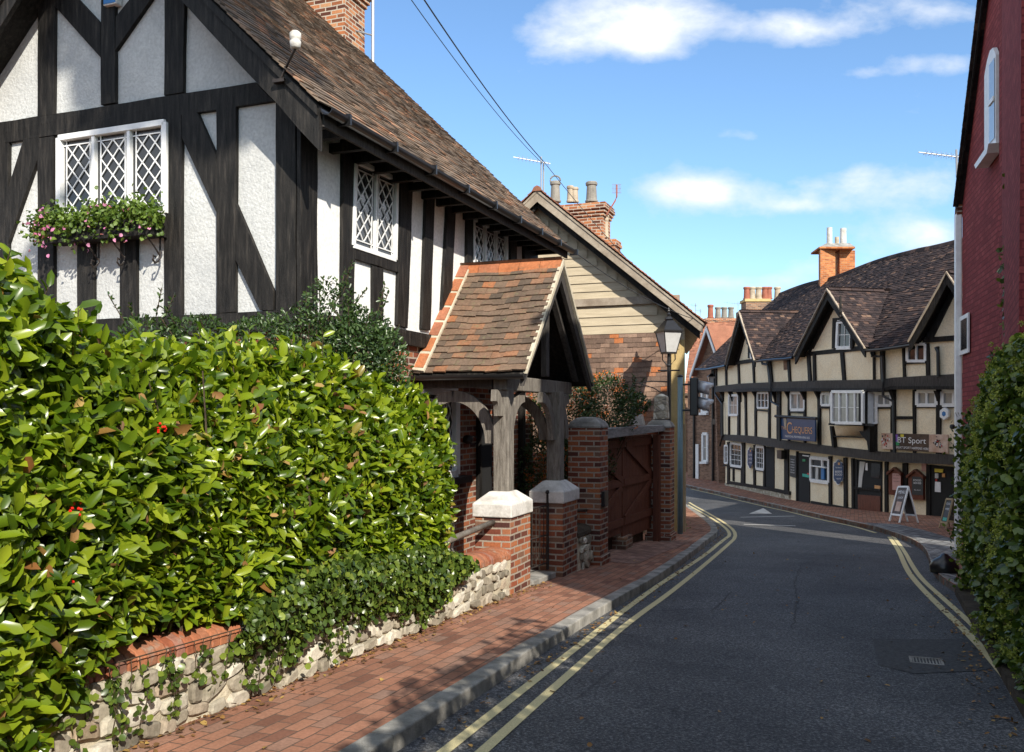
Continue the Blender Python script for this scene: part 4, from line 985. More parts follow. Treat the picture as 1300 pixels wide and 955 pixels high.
for i in range(900):
    c, r = random.choice([((.85, 14.4, -.0), .58), ((1.55, 14.7, .15), .54), ((1.1, 14.4, -.6), .45), ((.6, 14.0, -.9), .4)])
    d = V(*rng.normal(0, 1, 3)).normalized(); p = V(*c)+d*r*random.uniform(.8, 1.08)
    if noise.noise(p*3.5) < .10: continue
    for k in range(4):
        q_ = p+V(*rng.normal(0, .022, 3)); b.add([q_+V(*v)*.013 for v in ((1, 0, 0), (-1, 0, 0), (0, 1, 0), (0, -1, 0), (0, 0, 1), (0, 0, -1))], [[0, 2, 4], [2, 1, 4], [1, 3, 4], [3, 0, 4], [2, 0, 5], [1, 2, 5], [3, 1, 5], [0, 3, 5]])
b.build('berries', 'berry_orange', ft_)
# lit brick garden wall behind with a little railing
gwl = thing('brick_garden_wall', 'sunlit orange-red brick garden wall behind the tall gate pier', 'wall', V(1.0, 16.2, gz(1, 16.2)))
MB().box(V(.2, 16.4, -2.6), V(1.1, -.41, 0), V(.1, .25, 0), Z*1.9).build('brickwork', 'brick', gwl)
b = MB(); c = V(.7, 15.2, -.98)
for i in range(8): b.tube([c+O*.09*i, c+O*.09*i+Z*.5], .008, 5)
b.tube([c+Z*.5, c+O*.65+Z*.42], .012); b.tube([c+Z*.12, c+O*.65+Z*.12], .012); b.tube([c+Z*.14, c+O*.32+Z*.38, c+O*.65+Z*.14], .008, 5)
tag(b.build('iron_railing', 'iron'), 'thin black iron railing glimpsed between the porch post and the tall pier', 'railing')
for i, (x, y, k) in enumerate(((805, 668, 'on the soil before the brown gates'), (792, 660, 'at the left foot of the brown gates'), (856, 672, 'at the foot of the lamp post'))):
    c = gp(x, y) if i else gp(x+5, y+8)
    t = thing('weed', 'low green weeds '+k, 'weed', c); n = 260
    P = np.array(c)+rng.normal(0, .13, (n, 3))*np.array([1, 1, .5]); P[:, 2] = c.z+np.abs(P[:, 2]-c.z)+.02
    leafmesh('foliage', P, rv(n)+nZ, rv(n)+nZ, rng.uniform(.03, .07, n), rng.uniform(.015, .03, n), 'ivy', t)

# ================================================================ the second house (boarded and tile-hung gable)
C2 = V(3.60, 18.95, 0); E2 = V(.15, .989, 0).normalized(); gz2 = gz(3.6, 19)
def H2(w, z, t=0): return C2+HL*w+E2*t+Z*z
h2 = thing('tile_hung_house', 'house with tile-hung and cream boarded gable beyond the brown gates', 'house', C2+Z*gz2)
EZ2, RW2, RZ2 = 1.80, 3.2, 4.80; pt2 = (RZ2-EZ2)/(RW2+.35)
b = MB(); b.prism([H2(-.0, gz2-.3), H2(0, EZ2+.25), H2(RW2, RZ2-.05), H2(2*RW2, EZ2+.25), H2(2*RW2, gz2-.3)], E2*8); b.build('wall', 'board', h2)
hz_ = lambda w, k=0: EZ2+.30+(w)*pt2+k
b = MB()                                             # weatherboards
z = 1.72
while z < 4.6:
    wmax = 6.2; w0 = max(.0, (z+.19-hz_(0, -.30))/pt2)
    if w0 < wmax and RZ2 > z+.2: 
        wa = w0; wb = min(6.2, 2*RW2-w0)
        if z > 2.45 or z < 2.2: b.prism([H2(wa, z)-D*.015, H2(wa, z)-D*.04, H2(wa, z+.185)-D*.018, H2(wa, z+.185)-D*.012], HL*(wb-wa))
    z += .185
b.build('weatherboards', 'board', h2)
MB().box(H2(.1, 2.33)-D*.075, HL*5.8, D*.075, Z*.16).build('rail_board', 'verge', h2)
def ST(a, bb): return H2(.30+a, -1.2+bb)-D*.012
tiles(ST, 4.6, 2.86, .20, .105, None, .012, .008, 1.).build('hung_tiles', 'tilehung', h2, fix=False)
MB().prism([H2(.0, gz2-.2)-D*.05, H2(.27, gz2-.2)-D*.05, H2(.27, 1.55)-D*.05, H2(.0, 1.55)-D*.05], D*.08).build('corner_board', 'yellow_wall', h2)
MB().prism([H2(-.03, gz2-.2)-D*.075, H2(.10, gz2-.2)-D*.075, H2(.10, -.2)-D*.075, H2(-.03, -.2)-D*.075], D*.06).build('corner_timber', 'tan_wood', h2)
for sg in (1, -1):
    X = (lambda w: w) if sg > 0 else (lambda w: 2*RW2-w)
    MB().prism([H2(X(-.35), EZ2-.16, -.42), H2(X(-.35), EZ2+.02, -.42), H2(RW2, RZ2+.02, -.42), H2(RW2, RZ2-.2, -.42)], E2*.045).build('bargeboard', 'verge', h2)
    MB().prism([H2(X(-.30), EZ2-.26, -.28), H2(X(-.30), EZ2-.02, -.28), H2(RW2, RZ2-.02, -.28), H2(RW2, RZ2-.3, -.28)], E2*.08).build('bargeboard', 'black', h2)
    b = MB(); b.prism([H2(X(-.38), EZ2-.02, -.44), H2(X(-.38), EZ2+.03, -.44), H2(RW2, RZ2+.06, -.44), H2(RW2, RZ2+.0, -.44)], E2*8.8); b.build('roof', 'verge', h2)
    def S2(a, bb): return H2(X(-.42), EZ2+.03, -.47+a)+(HL*sg+Z*pt2).normalized()*bb
    tiles(S2, 8.6, math.hypot(RW2+.40, RZ2-EZ2), .165, .10, None, .015, .01, 1.3).build('roof_tiles', 'roof_red', h2, fix=False)
b = MB()
for i in range(20): b.prism([H2(RW2, RZ2+.02, -.47+i*.45)+HL*x+Z*y for x, y in ((-.12, .0), (-.07, .09), (0, .12), (.07, .09), (.12, 0))], E2*.44)
b.build('ridge_tiles', 'roof_red', h2)
for w in (.1, 1.15): 
    b = MB(); b.prism([H2(w-.02, 1.6)-D*.06, H2(w+.15, 1.6)-D*.06, H2(w+.12, 1.35)-D*.06, H2(w, 1.35)-D*.06], D*.05)
    if w < 1: b.build('corbel', 'tan_wood', h2)
Yc = 22.4
def at(px, py, Y): r = ray(px, py); return r*Y
c = at(765, 300, Yc); c.z = 0; wl = HL*1.16
stack(c, HL, D, 1.16, .75, 2.6, (HY-257)/F*Yc, M['brick_chim'], h2, 4)
c2 = at(781, 325, Yc+.1); c2.z = 0; stack(c2, HL, D, .34, .55, 2.2, (HY-302)/F*Yc, M['brick_chim'], h2, 2)
for px, top, bot, r, m, cw in ((705, 226, 257, .125, 'pot_grey', True), (724, 236, 257, .085, 'pot_buff', False), (730, 238, 257, .085, 'pot_buff', False), (751, 231, 257, .14, 'pot_grey', False)):
    p = at(px, bot, Yc+.25); hgt = (bot-top)/F*Yc*(.86 if cw else 1); pot(h2, p, r, hgt, m, cw)
p = at(769, 302, Yc+.3); pot(h2, p, .07, .5, 'pot_buff', True)
# aerials
def aerial(P, top, boom, ang, label, n=9, el=.22):
    t = thing('tv_aerial', label, 'aerial', P); MB().tube([P, top], .018, 6).build('mast', 'metal', t)
    e = V(math.cos(ang), math.sin(ang), .12).normalized(); q_ = top-Z*.12; s = e.cross(Z).normalized(); b = MB(); b.tube([q_-e*boom*.25, q_+e*boom*.75], .010, 5)
    for i in range(n): c = q_-e*boom*.2+e*boom*.9*i/n; b.tube([c-s*el/2-Z*.0, c+s*el/2], .005, 4); b.tube([c-Z*el*.3, c+Z*el*.3], .004, 4)
    b.build('boom', 'metal', t); return t
P = at(687, 256, 20.2); T = at(687, 199, 20.2)
ta = aerial(P, T, .85, math.pi+.2, 'television aerial with long boom on the ridge of the tile-hung house, where the cables meet'); MB().tube([at(690, 256, 20.3), at(690, 205, 20.3)], .018, 6).build('mast', 'metal', ta)
P = at(770, 273, Yc); b0 = at(783, 250, Yc); t_ = thing('tv_aerial', 'small gridded aerial on a bent rusty pole beside the lower chimney stack', 'aerial', P)
MB().tube([P, b0-V(.04, 0, .1), b0, b0+Z*.3], .02, 6).build('mast', 'pot_red', t_); b = MB()
for i in range(7): b.tube([b0+V(-.1+.033*i, 0, .08), b0+V(-.1+.033*i, 0, .32)], .004, 4)
for k in (.1, .2, .3): b.tube([b0+V(-.11, 0, k), b0+V(.11, 0, k)], .004, 4)
b.build('grid', 'metal', t_)
def cable(pts, label, r=.009, sag=.0):
    a, c = pts; P = [a.lerp(c, i/16)-Z*sag*4*(i/16)*(1-i/16) for i in range(17)]; tag(MB().tube(P, r, 5).build('overhead_cable', 'cable'), label, 'cable')
cable((at(536, -4, 11), at(690, 205, 20.2)), 'upper of the two black overhead cables running down to the ridge aerial', .010, .1)
cable((at(518, -6, 11), at(688, 207, 20.2)), 'thinner lower overhead cable running down to the ridge aerial', .006, .12)
cable((at(691, 206, 20.2), at(868, 402, 18.6)), 'black cable running down from the ridge aerial to the lamp-post corner', .008, .12)
cable((at(724, 316, 15), at(880, 405, 18.5)), 'cable slung from the end of the large house gutter along the next house', .008, .12)
# ================================================================ lamp post
LP = V(3.13, 18.15, 0); g = gz(*LP.xy); lp_ = thing('street_lamp', 'black cast iron street lamp with four-sided lantern in front of the tile-hung house', 'street lamp', LP+Z*g)
b = MB(); b.lathe(LP+Z*g, [(.13, 0), (.13, .06), (.10, .10), (.095, .75), (.12, .80), (.09, .86), (.055, .9), (.048, 1.0), (.06, 1.03), (.045, 1.06), (.038, 2.0), (.034, 3.35), (.05, 3.38), (.034, 3.41), (.03, 3.62)], 14); b.build('column', 'blackpaint', lp_, smooth=False)
b = MB(); zc = g+3.28; b.tube([LP-O*.22+Z*zc, LP+O*.22+Z*zc], .015); 
for s in (-1, 1): b.tube([LP+O*s*.03+Z*(zc+.1), LP+O*s*.13+Z*(zc+.22), LP+O*s*.12+Z*(zc+.42)], .012)
b.build('ladder_bar', 'blackpaint', lp_)
ang = [V(math.cos(a), math.sin(a), 0) for a in (.3, .3+math.pi/2)]
zl = g+3.64; b = MB(); b.frustum(LP+Z*zl, ang[0], ang[1], .40, .11, .19); b.build('lantern_glass', 'lamp_glass', lp_)
b = MB()
for x, y in ((-1, -1), (1, -1), (1, 1), (-1, 1)): b.tube([LP+(ang[0]*x+ang[1]*y)*.112+Z*zl, LP+(ang[0]*x+ang[1]*y)*.193+Z*(zl+.4)], .011, 5)
b.frustum(LP+Z*(zl-.03), ang[0], ang[1], .035, .12, .12); b.frustum(LP+Z*(zl+.4), ang[0], ang[1], .035, .22, .22); b.frustum(LP+Z*(zl+.435), ang[0], ang[1], .20, .20, .07)
b.lathe(LP+Z*(zl+.63), [(.07, 0), (.09, .03), (.06, .07), (.035, .09), (.045, .13), (.02, .16), (.025, .2), (.004, .27)], 10); b.build('lantern_frame', 'blackpaint', lp_)
# iron bracket scroll whose shadow falls on the tiles, fixed to the column
b = MB(); c = LP+Z*(g+3.05); b.tube([c, c+HL*.35+Z*.02, c+HL*.7-Z*.02], .012); b.tube([c-Z*.3, c+HL*.3-Z*.12, c+HL*.6-Z*.02], .010)
b.build('scroll_bracket', 'blackpaint', lp_)
# ================================================================ traffic light
TL = at(863.5, 676, 18.4); g = gz(TL.x, TL.y); TL.z = g
tl = thing('traffic_light', 'traffic light seen from behind its side on a blue-grey pole at the corner', 'traffic light', TL)
MB().tube([TL, V(TL.x, TL.y, .75)], .055, 12).build('pole', 'pole_blue', tl, smooth=True)
MB().lathe(V(TL.x, TL.y, .75), [(.058, 0), (.06, .02), (.03, .05)], 10).build('pole_cap', 'blackpaint', tl)
hd = V(.97, -.24, 0).normalized(); hs = V(.24, .97, 0); hb = V(TL.x, TL.y, 0)+hd*.20
b = MB(); b.box(hb-hs*.20+Z*-.03, hd*.16, hs*.40, Z*.76); b.build('signal_head', 'blackpaint', tl, bevel=.02)
MB().tube([V(TL.x, TL.y, .6), hb+Z*.6], .02).build('bracket', 'blackpaint', tl); MB().tube([V(TL.x, TL.y, .08), hb+Z*.08], .02).build('bracket', 'blackpaint', tl)
for i in range(2):
    c = hb+hd*.16+Z*(.53-i*.33); b = MB(); vs = []; fs = []
    m = 14
    for k in range(m+1):
        a = R(-35+250*k/m); rr = .145
        for q_, L in ((rr, 0), (rr*.95, .30 if 20 < k/m*250-35 < 160 else .22)):
            vs.append(c+hs*math.cos(a)*q_+Z*math.sin(a)*q_+hd*L-Z*.06*(L > 0))
    for k in range(m): fs.append([2*k, 2*k+1, 2*k+3, 2*k+2])
    b.add(vs, fs); o = b.build('visor', 'metal', tl, smooth=True, fix=False)
    sm_ = o.modifiers.new('thick', 'SOLIDIFY'); sm_.thickness = .012
    MB().lathe(V(0, 0, 0), [(.13, 0), (.13, .01)], 14)
    b = MB(); b.add([c+hs*math.cos(a)*.13+Z*math.sin(a)*.13+hd*.01 for a in [k*math.pi/8 for k in range(16)]], [list(range(16))]); b.build('lens', 'dark', tl)
# ================================================================ the inn
PL = [V(9.05, 41.2, 0), V(9.2, 39.5, 0), V(9.75, 34, 0), V(10.3, 29.7, 0), V(11.05, 27, 0), V(11.85, 25.5, 0), V(13.2, 23.4, 0), V(14.6, 21.2, 0)]
def segn(a, b): t = (b-a).normalized(); return V(t.y, -t.x, 0) if V(t.y, -t.x, 0).x < 0 else V(-t.y, t.x, 0)
def offpoly(off):
    out = []
    for i, p in enumerate(PL):
        n = V(0, 0, 0)
        if i: n += segn(PL[i-1], p)
        if i < len(PL)-1: n += segn(p, PL[i+1])
        out.append(p+n.normalized()*off)
    return out
OC = {}
def pub(px, py, off=0):
    k = round(off, 3)
    if k not in OC: OC[k] = offpoly(off)
    pl = OC[k]; m = (px-CX)/F
    for i in range(len(pl)-1):
        a, b = pl[i], pl[i+1]; fa, fb = a.x-m*a.y, b.x-m*b.y
        if fa <= 0 <= fb or (i == 0 and fa > 0) or (i == len(pl)-2):
            t = fa/(fa-fb); q_ = a.lerp(b, t); return V(q_.x, q_.y, (HY-py)/F*q_.y)
def pn(px, off=0):
    a, b = pub(px-4, 500, off), pub(px+4, 500, off); a.z = b.z = 0
    t = (b-a).normalized(); n = Z.cross(t); return n if n.x < 0 else -n
inn = thing('timber_framed_inn', 'long cream and black half-timbered inn with dark tiled roof and dormer gables', 'inn', V(10.6, 33, gz(10.6, 33)))
GO, FO_, AO = 0., .30, .46
def wallstrip(px0, px1, yt, yb, off, depth, name='wall', mat='cream', stp=10, parent=inn):
    xs = [px0+(px1-px0)*i/max(1, int((px1-px0)/stp)) for i in range(max(1, int((px1-px0)/stp))+1)]
    b = MB(); F_ = []; 
    for x in xs:
        n = pn(x, off); t, bo = pub(x, yt(x), off), pub(x, yb(x), off)
        F_ += [t, bo, bo-n*depth, t-n*depth]
    fs = []
    for i in range(len(xs)-1):
        for k in range(4): fs.append([i*4+k, i*4+(k+1) % 4, i*4+4+(k+1) % 4, i*4+4+k])
    e = 4*(len(xs)-1); fs += [[0, 1, 2, 3], [e+3, e+2, e+1, e]]
    b.add(F_, fs); return b.build(name, mat, parent)
def lin(pts):
    def f(x):
        if x <= pts[0][0]: return pts[0][1]
        for (a, ya), (c, yc) in zip(pts, pts[1:]):
            if x <= c: return ya+(yc-ya)*(x-a)/(c-a)
        (a, ya), (c, yc) = pts[-2:]; return yc+(yc-ya)/(c-a)*(x-c)
    return f
eave = lin([(900, 467), (920, 463), (939, 459), (969, 455), (1000, 454), (1025, 449.5), (1045, 446), (1108, 442), (1127, 441), (1160, 436), (1187, 431), (1240, 424)])
b1t = lin([(905, 491), (939, 487), (974, 485.5), (1024, 483.5), (1045, 483), (1119, 482), (1125, 480), (1211, 475), (1250, 472)])
b1b = lin([(905, 498), (954, 496), (1043, 496), (1119, 496.5), (1130, 493.5), (1211, 493.5), (1250, 493)])
b2t = lin([(905, 551), (949, 553), (988, 558), (1041, 565), (1118, 573.5), (1206, 577), (1260, 580)])
b2b = lin([(905, 558), (939, 561), (988, 569), (1055, 577.5), (1082, 581), (1133, 587), (1206, 590), (1260, 593)])
bas = lin([(905, 613), (920, 616.5), (974, 626), (1000, 635), (1055, 646), (1086, 651), (1125, 658), (1177, 664), (1240, 680)])
wallstrip(909, 1290, lambda x: eave(x)-5, lambda x: b1b(x)-4, AO, .5, 'upper_wall')
wallstrip(916, 1290, lambda x: b1t(x), lambda x: b2b(x)-4, FO_, .5, 'middle_wall')
wallstrip(921, 1290, lambda x: b2t(x), lambda x: bas(x)+2, GO, .4, 'lower_wall')
wallstrip(908, 1290, b1t, b1b, AO+.07, .4, 'jetty_beam', 'grey_oak', 14)
wallstrip(915, 1290, b2t, b2b, FO_+.07, .5, 'jetty_beam', 'grey_oak', 14)
wallstrip(920, 1002, lambda x: lin([(920, 613), (974, 622), (1002, 628)])(x), lambda x: bas(x)+3, GO+.05, .3, 'plinth', 'stone')
wallstrip(925, 1002, lambda x: lin([(920, 610), (974, 618.5), (1002, 624)])(x), lambda x: lin([(920, 613.5), (974, 622.5), (1002, 628.5)])(x), GO+.07, .2, 'sole_beam', 'black')
wallstrip(1029, 1086, lambda x: lin([(1029, 636), (1086, 646)])(x), lambda x: bas(x)+1, GO+.06, .2, 'sole_beam', 'black')
wallstrip(1125, 1180, lambda x: lin([(1125, 654), (1180, 660)])(x), lambda x: bas(x)+1, GO+.06, .2, 'sole_beam', 'black')
def tim(q, off, ext=.06, name='timber', mat='black', parent=inn):
    P = [pub(x, y, off-.02) for x, y in q]; n = pn(sum(x for x, y in q)/len(q), off)
    return MB().prism(wob(P, .008, .45), n*(ext+.02)).build(name, mat, parent)
def stud(x0, x1, y0, X0, X1, y1, off, **k): tim([(x0, y0), (x1, y0), (X1, y1), (X0, y1)], off, **k)
for s in ((910, 911.5, 466, 910, 911.5, 490), (922.3, 924, 462, 923, 924.6, 489), (938, 940, 459, 939, 941, 487.5), (957, 959, 458, 958.5, 960, 487), (975, 980, 455, 978, 983, 487),
          (1001, 1004, 453, 1003.5, 1006, 486), (1026.5, 1030, 450, 1028.5, 1032, 485), (1034, 1036.5, 450, 1035, 1037.5, 485), (1069, 1073, 447, 1072, 1075.5, 484),
          (1110, 1112.3, 446, 1110.5, 1112.5, 483), (1119.3, 1124.5, 442, 1120, 1125, 484), (1147, 1150, 440, 1148.5, 1151.5, 479), (1176.5, 1181, 436, 1177.5, 1182, 479), (1191, 1193.3, 440, 1191.5, 1194, 477)): stud(*s, AO)
for s in ((916.5, 919, 498, 916.5, 919, 553), (926.2, 927.8, 527, 926.2, 927.8, 553), (938, 941, 497, 938, 941, 554), (947, 949, 497, 948, 950, 555), (960, 962, 497, 960, 962, 557), (977, 979.5, 497, 977.5, 979.5, 559),
          (988.5, 993, 497, 988.5, 993, 562), (1002.6, 1004.5, 497, 1002.6, 1004.5, 562), (1022.6, 1024.8, 497, 1022.6, 1024.8, 566), (1040, 1043.3, 497, 1040.5, 1043.5, 567), (1055.3, 1057, 497, 1055.8, 1057.5, 538),
          (1132.6, 1138.5, 495, 1132.6, 1138.5, 577), (1160.7, 1164, 495, 1161, 1164.3, 578), (1190, 1196, 495, 1190, 1196, 579), (1112.9, 1114.4, 516, 1113, 1114.5, 574)): stud(*s, FO_)
for q in ([(962, 519.5), (978, 521), (978, 523), (962, 521.5)], [(1004, 521.5), (1023, 522.5), (1023, 525), (1004, 524)], [(1043, 515.5), (1056, 516), (1056, 519), (1043, 518.5)], [(1114, 516.5), (1133, 516), (1133, 519), (1114, 519.5)],
          [(1138.5, 528.5), (1161, 528.5), (1161, 532.5), (1138.5, 532.5)], [(1164, 515.5), (1190, 515.5), (1190, 518), (1164, 518)], [(1196, 515.5), (1230, 515.5), (1230, 518), (1196, 518)]): tim(q, FO_)
tim([(1151, 459.5), (1177, 458.5), (1177, 461.5), (1151, 462.5)], AO)
for s in ((925, 927.6, 561, 925, 927.6, 615), (942.7, 947.2, 562, 942.7, 947.2, 614), (932, 933.4, 594, 932, 933.4, 611), (958.6, 960.6, 565, 958.6, 960.6, 618), (971, 973.2, 566, 971, 973.2, 620),
          (998, 1003, 570, 998, 1003, 628), (1013, 1015, 573, 1013, 1015, 638), (1054.3, 1057.6, 579, 1054.3, 1057.6, 646), (1073, 1077, 581, 1073.5, 1077.5, 648), (1083, 1086, 582, 1083.5, 1086.5, 651),
          (1125, 1129, 586, 1125, 1129, 656), (1147.6, 1154, 588, 1147.6, 1154, 630), (1178, 1183, 590, 1178, 1183, 665), (920, 925.4, 590, 920, 925.4, 592), (1186, 1187, 580, 1186, 1187, 581)): stud(*s, GO)
for q in ([(928, 592.6), (943, 594.8), (943, 597), (928, 594.6)], [(960, 595.5), (971.5, 597), (971.5, 599), (960, 597.5)], [(1029.6, 579), (1054, 581), (1054, 583), (1029.6, 580.5)]): tim(q, GO)
# brackets under the jetty
for x in (919, 930, 941, 948, 961, 985, 1003, 1023, 1041, 1136, 1193):
    P = pub(x, 498, FO_); n = pn(x, FO_); t = n.cross(Z)
    MB().prism([P-t*.05+Z*.04, P-t*.05+n*.22+Z*.04, P-t*.05+n*.10-Z*.16, P-t*.05+n*.03-Z*.38, P-t*.05-Z*.4], t*.1).build('jetty_bracket', 'black', inn)
# windows
def pw(x0, y0, x1, y1, off, lights=1, style='grid', rows=2, cols=1, fw=.035, glass='glass', bl=None, br=None, depth=.05):
    q_ = [pub(x0, y0, off+.02), pub(x1, y0 if br is None else br[0], off+.02), pub(x1, y1 if br is None else br[1], off+.02), pub(x0, y1, off+.02)]
    return window(inn, q_, pn((x0+x1)/2, off), lights, style, rows, cols, fw, glass, depth)
pw(926, 502, 937.5, 527, FO_, 1, 'grid', 2, 2, .05, 'glass_light')
pw(962.5, 499, 976.5, 518, FO_, 3, 'grid', 2, 1, .035, 'glass'); pw(1005, 499, 1022, 520.5, FO_, 2, 'grid', 1, 1, .05, 'glass_light')
pw(1043.8, 500, 1055, 514.5, FO_, 1, 'grid', 1, 2, .04, 'glass_light'); pw(1114.5, 500, 1132, 515, FO_, 2, 'grid', 1, 1, .04, 'glass_light')
pw(1165, 497, 1189.5, 514.5, FO_, 2, 'grid', 1, 1, .05, 'glass_light'); pw(1197, 497, 1225, 514.5, FO_, 2, 'grid', 1, 1, .05, 'glass_light')
pw(1152.5, 437, 1175.5, 458.5, AO, 2, 'grid', 1, 1, .04, 'glass')
pw(920.6, 566, 925, 588, GO, 1, 'grid', 3, 1, .04, 'glass_light'); pw(928.3, 562.5, 942.3, 591, GO, 1, 'grid', 4, 3, .05, 'glass', br=(564.5, 593)); pw(960.8, 567, 970.8, 595, GO, 1, 'grid', 4, 3, .05, 'glass', br=(568, 596.5))
pw(988.7, 573, 995, 581, GO, 1, 'grid', 1, 1, .03, 'glass'); pw(1030, 581, 1053, 610, GO, 1, 'plain', 1, 1, .06, 'glass', br=(583, 613))
tim([(1031, 590.5), (1050, 593), (1050, 594.5), (1031, 592)], GO+.03, .05, 'glazing_bar', 'white'); tim([(1044, 583), (1046, 583.3), (1046, 593), (1044, 592.5)], GO+.03, .03, 'glazing_bar', 'white')
tim([(1037, 593), (1040, 593.4), (1039.5, 608.5), (1036.5, 608)], GO+.02, .02, 'curtain', 'curtain'); tim([(1044, 594), (1047.5, 594.5), (1047.5, 609), (1044, 608.5)], GO+.02, .025, 'poster', 'blue')
# projecting first-floor bow window
bo = FO_+.42; q_ = [pub(1056.8, 497.5, bo), pub(1096, 497.5, bo), pub(1096, 537.5, bo), pub(1056.8, 537, bo)]
n = pn(1076, bo); 
MB().prism([p-n*.02 for p in q_], -n*.44).build('bow_window_body', 'white', inn)
window(inn, q_, n, 4, 'grid', 2, 1, .045, 'glass_light', .05)
q3 = [pub(1101, 497.5, FO_+.16), pub(1113, 498, FO_+.03), pub(1113, 538, FO_+.03), pub(1101, 538, FO_+.16)]
window(inn, [p for p in q3], (n+V(0, -1, 0)*.4).normalized(), 1, 'grid', 2, 1, .045, 'glass_light', .04)
tim([(1095.5, 496), (1101.5, 496), (1101.5, 541), (1095.5, 541)], bo-.1, .14, 'bow_post', 'black')
tim([(1056, 537.5), (1114, 538.5), (1114, 541), (1056, 540)], bo-.04, .10, 'bow_sill', 'black')
prf = [(bo-.06, 541), (bo-.10, 545), (bo-.2, 549), (bo-.30, 553), (FO_+.03, 553.5)]
A_ = [pub(1059+i*.8, y, o) for i, (o, y) in enumerate(prf)]; B_ = [pub(1096, y, o) for o, y in prf]
b = MB(); nn = len(A_); A2 = [p-n*.02-Z*0 for p in A_]; b.add(A_+B_+[pub(1059, 541, FO_-.02), pub(1096, 541, FO_-.02)], [[i, i+1, nn+i+1, nn+i] for i in range(nn-1)]+[list(range(nn))+[2*nn], [nn+i for i in range(nn)][::-1]+[2*nn+1]]); b.build('bow_coving', 'cream', inn, smooth=True)
tim([(1062, 553.5), (1101, 554.5), (1101, 556), (1062, 555)], FO_+.02, .10, 'bow_rail', 'black')
tim([(1097, 541), (1113, 541), (1113, 574), (1111, 574), (1109, 560), (1101, 551)], FO_+.04, .22, 'bow_bracket', 'black')
tim([(1058, 541), (1060.5, 541), (1063.5, 568), (1061, 568)], FO_+.02, .12, 'bow_bracket', 'black')
# doors
def door(x0, y0, x1, y1, yb1, off, mat='black', name='door'):
    return tim([(x0, y0), (x1, y0+(x1-x0)*.1), (x1, yb1), (x0, y1)], off, .03, name, mat)
door(973.5, 567, 984.3, 622, 625, GO, 'dark'); dd = door(1014.8, 575, 1029.5, 637, 641, GO, 'dark'); door(1086, 583, 1120.8, 650, 657, GO, 'dark'); door(1182, 590, 1212, 664, 669, GO, 'dark')
tim([(1090, 628), (1119, 630), (1119, 655), (1090, 650)], GO+.02, .03, 'door_panel', 'darkred'); tim([(1088, 584), (1090, 584), (1091, 652), (1089, 652)], GO+.02, .03, 'door_frame', 'black')
tim([(1086.5, 618), (1120, 621), (1120, 624), (1086.5, 621)], GO+.02, .05, 'door_rail', 'black')
tim([(1093, 586), (1100, 586.5), (1096.5, 605), (1095, 621), (1091, 620.5)], GO+.02, .025, 'curtain', 'curtain'); tim([(1100.5, 588), (1103, 588), (1103, 597.5), (1100.5, 597)], GO+.02, .03, 'notice', 'signwhite')
tim([(1112, 616), (1119, 617), (1119, 624), (1112, 623)], GO+.02, .03, 'notice', 'gold'); tim([(1108, 588), (1119, 589), (1118, 608), (1107, 606)], GO+.02, .022, 'pane', 'glass')
tim([(1020, 577.5), (1029, 578.5), (1029, 580), (1020, 579)], GO+.03, .02, 'notice', 'signwhite'); tim([(1020, 583), (1023.5, 583.2), (1023.5, 586), (1020, 586)], GO+.03, .02, 'sticker', 'green'); tim([(1020, 601.5), (1029, 602.5), (1029, 606.5), (1020, 605)], GO+.03, .02, 'sticker', 'teal'); tim([(1026, 600.5), (1028.6, 600.8), (1028.6, 603), (1026, 602.6)], GO+.05, .02, 'sticker', 'red')
tim([(1187.5, 595), (1198, 595.5), (1198, 600), (1187.5, 599.5)], GO+.03, .02, 'notice', 'yellow'); tim([(1188, 601), (1192, 601.2), (1192, 607.5), (1188, 607.2)], GO+.03, .02, 'notice', 'curtain'); tim([(1197, 601), (1200.5, 601.2), (1200.5, 606), (1197, 605.8)], GO+.03, .02, 'notice', 'gold'); tim([(1188, 611.5), (1195, 612), (1195, 625), (1188, 624.4)], GO+.03, .02, 'notice', 'signwhite'); tim([(1188.5, 608), (1190.5, 608), (1190.5, 611), (1188.5, 611)], GO+.03, .02, 'notice', 'red')
tim([(1172, 588), (1178, 588.5), (1178, 599), (1172, 598)], GO, .05, 'end_panel', 'poster_pink')
tim([(996, 458), (1001, 457.5), (1001, 469), (996.5, 470)], AO, .03, 'vent', 'brick_far')
# downpipes
def pipe(pts, off, nm='downpipe', r=.045): MB().tube([pub(x, y, off) for x, y in pts], r, 8).build(nm, 'blackpaint', inn)
pipe(((975, 459), (978, 487), (979.2, 510), (990, 516), (990, 560)), FO_+.30); pipe(((967, 459), (968, 462), (975, 463)), AO+.25)
pipe(((1106, 446), (1107, 452), (1120, 453), (1121, 485), (1121, 503), (1134, 510), (1135.5, 575)), FO_+.32); pipe(((906, 470), (908, 500), (917, 513), (917.5, 553), (914, 566)), FO_+.12)
pipe(((1188, 441), (1190.5, 447), (1191, 478)), AO+.12)
# --- roof
EOF_ = .72
EP = offpoly(EOF_); RP = [p.copy() for p in offpoly(-3.15)]
RP = [V(12.2, 41.3, 0), V(12.35, 40.0, 0), V(12.95, 34.3, 0), V(13.5, 30.2, 0), V(14.15, 28.4, 0), V(14.9, 27.2, 0), V(16.2, 25.1, 0), V(17.6, 22.9, 0)]
EP[0] = V(8.35, 40.9, 0)
def curve(pl, u):                     # u in 0..len-1
    i = min(int(u), len(pl)-2); i = max(i, 0)
    return pl[i].lerp(pl[i+1], u-i)
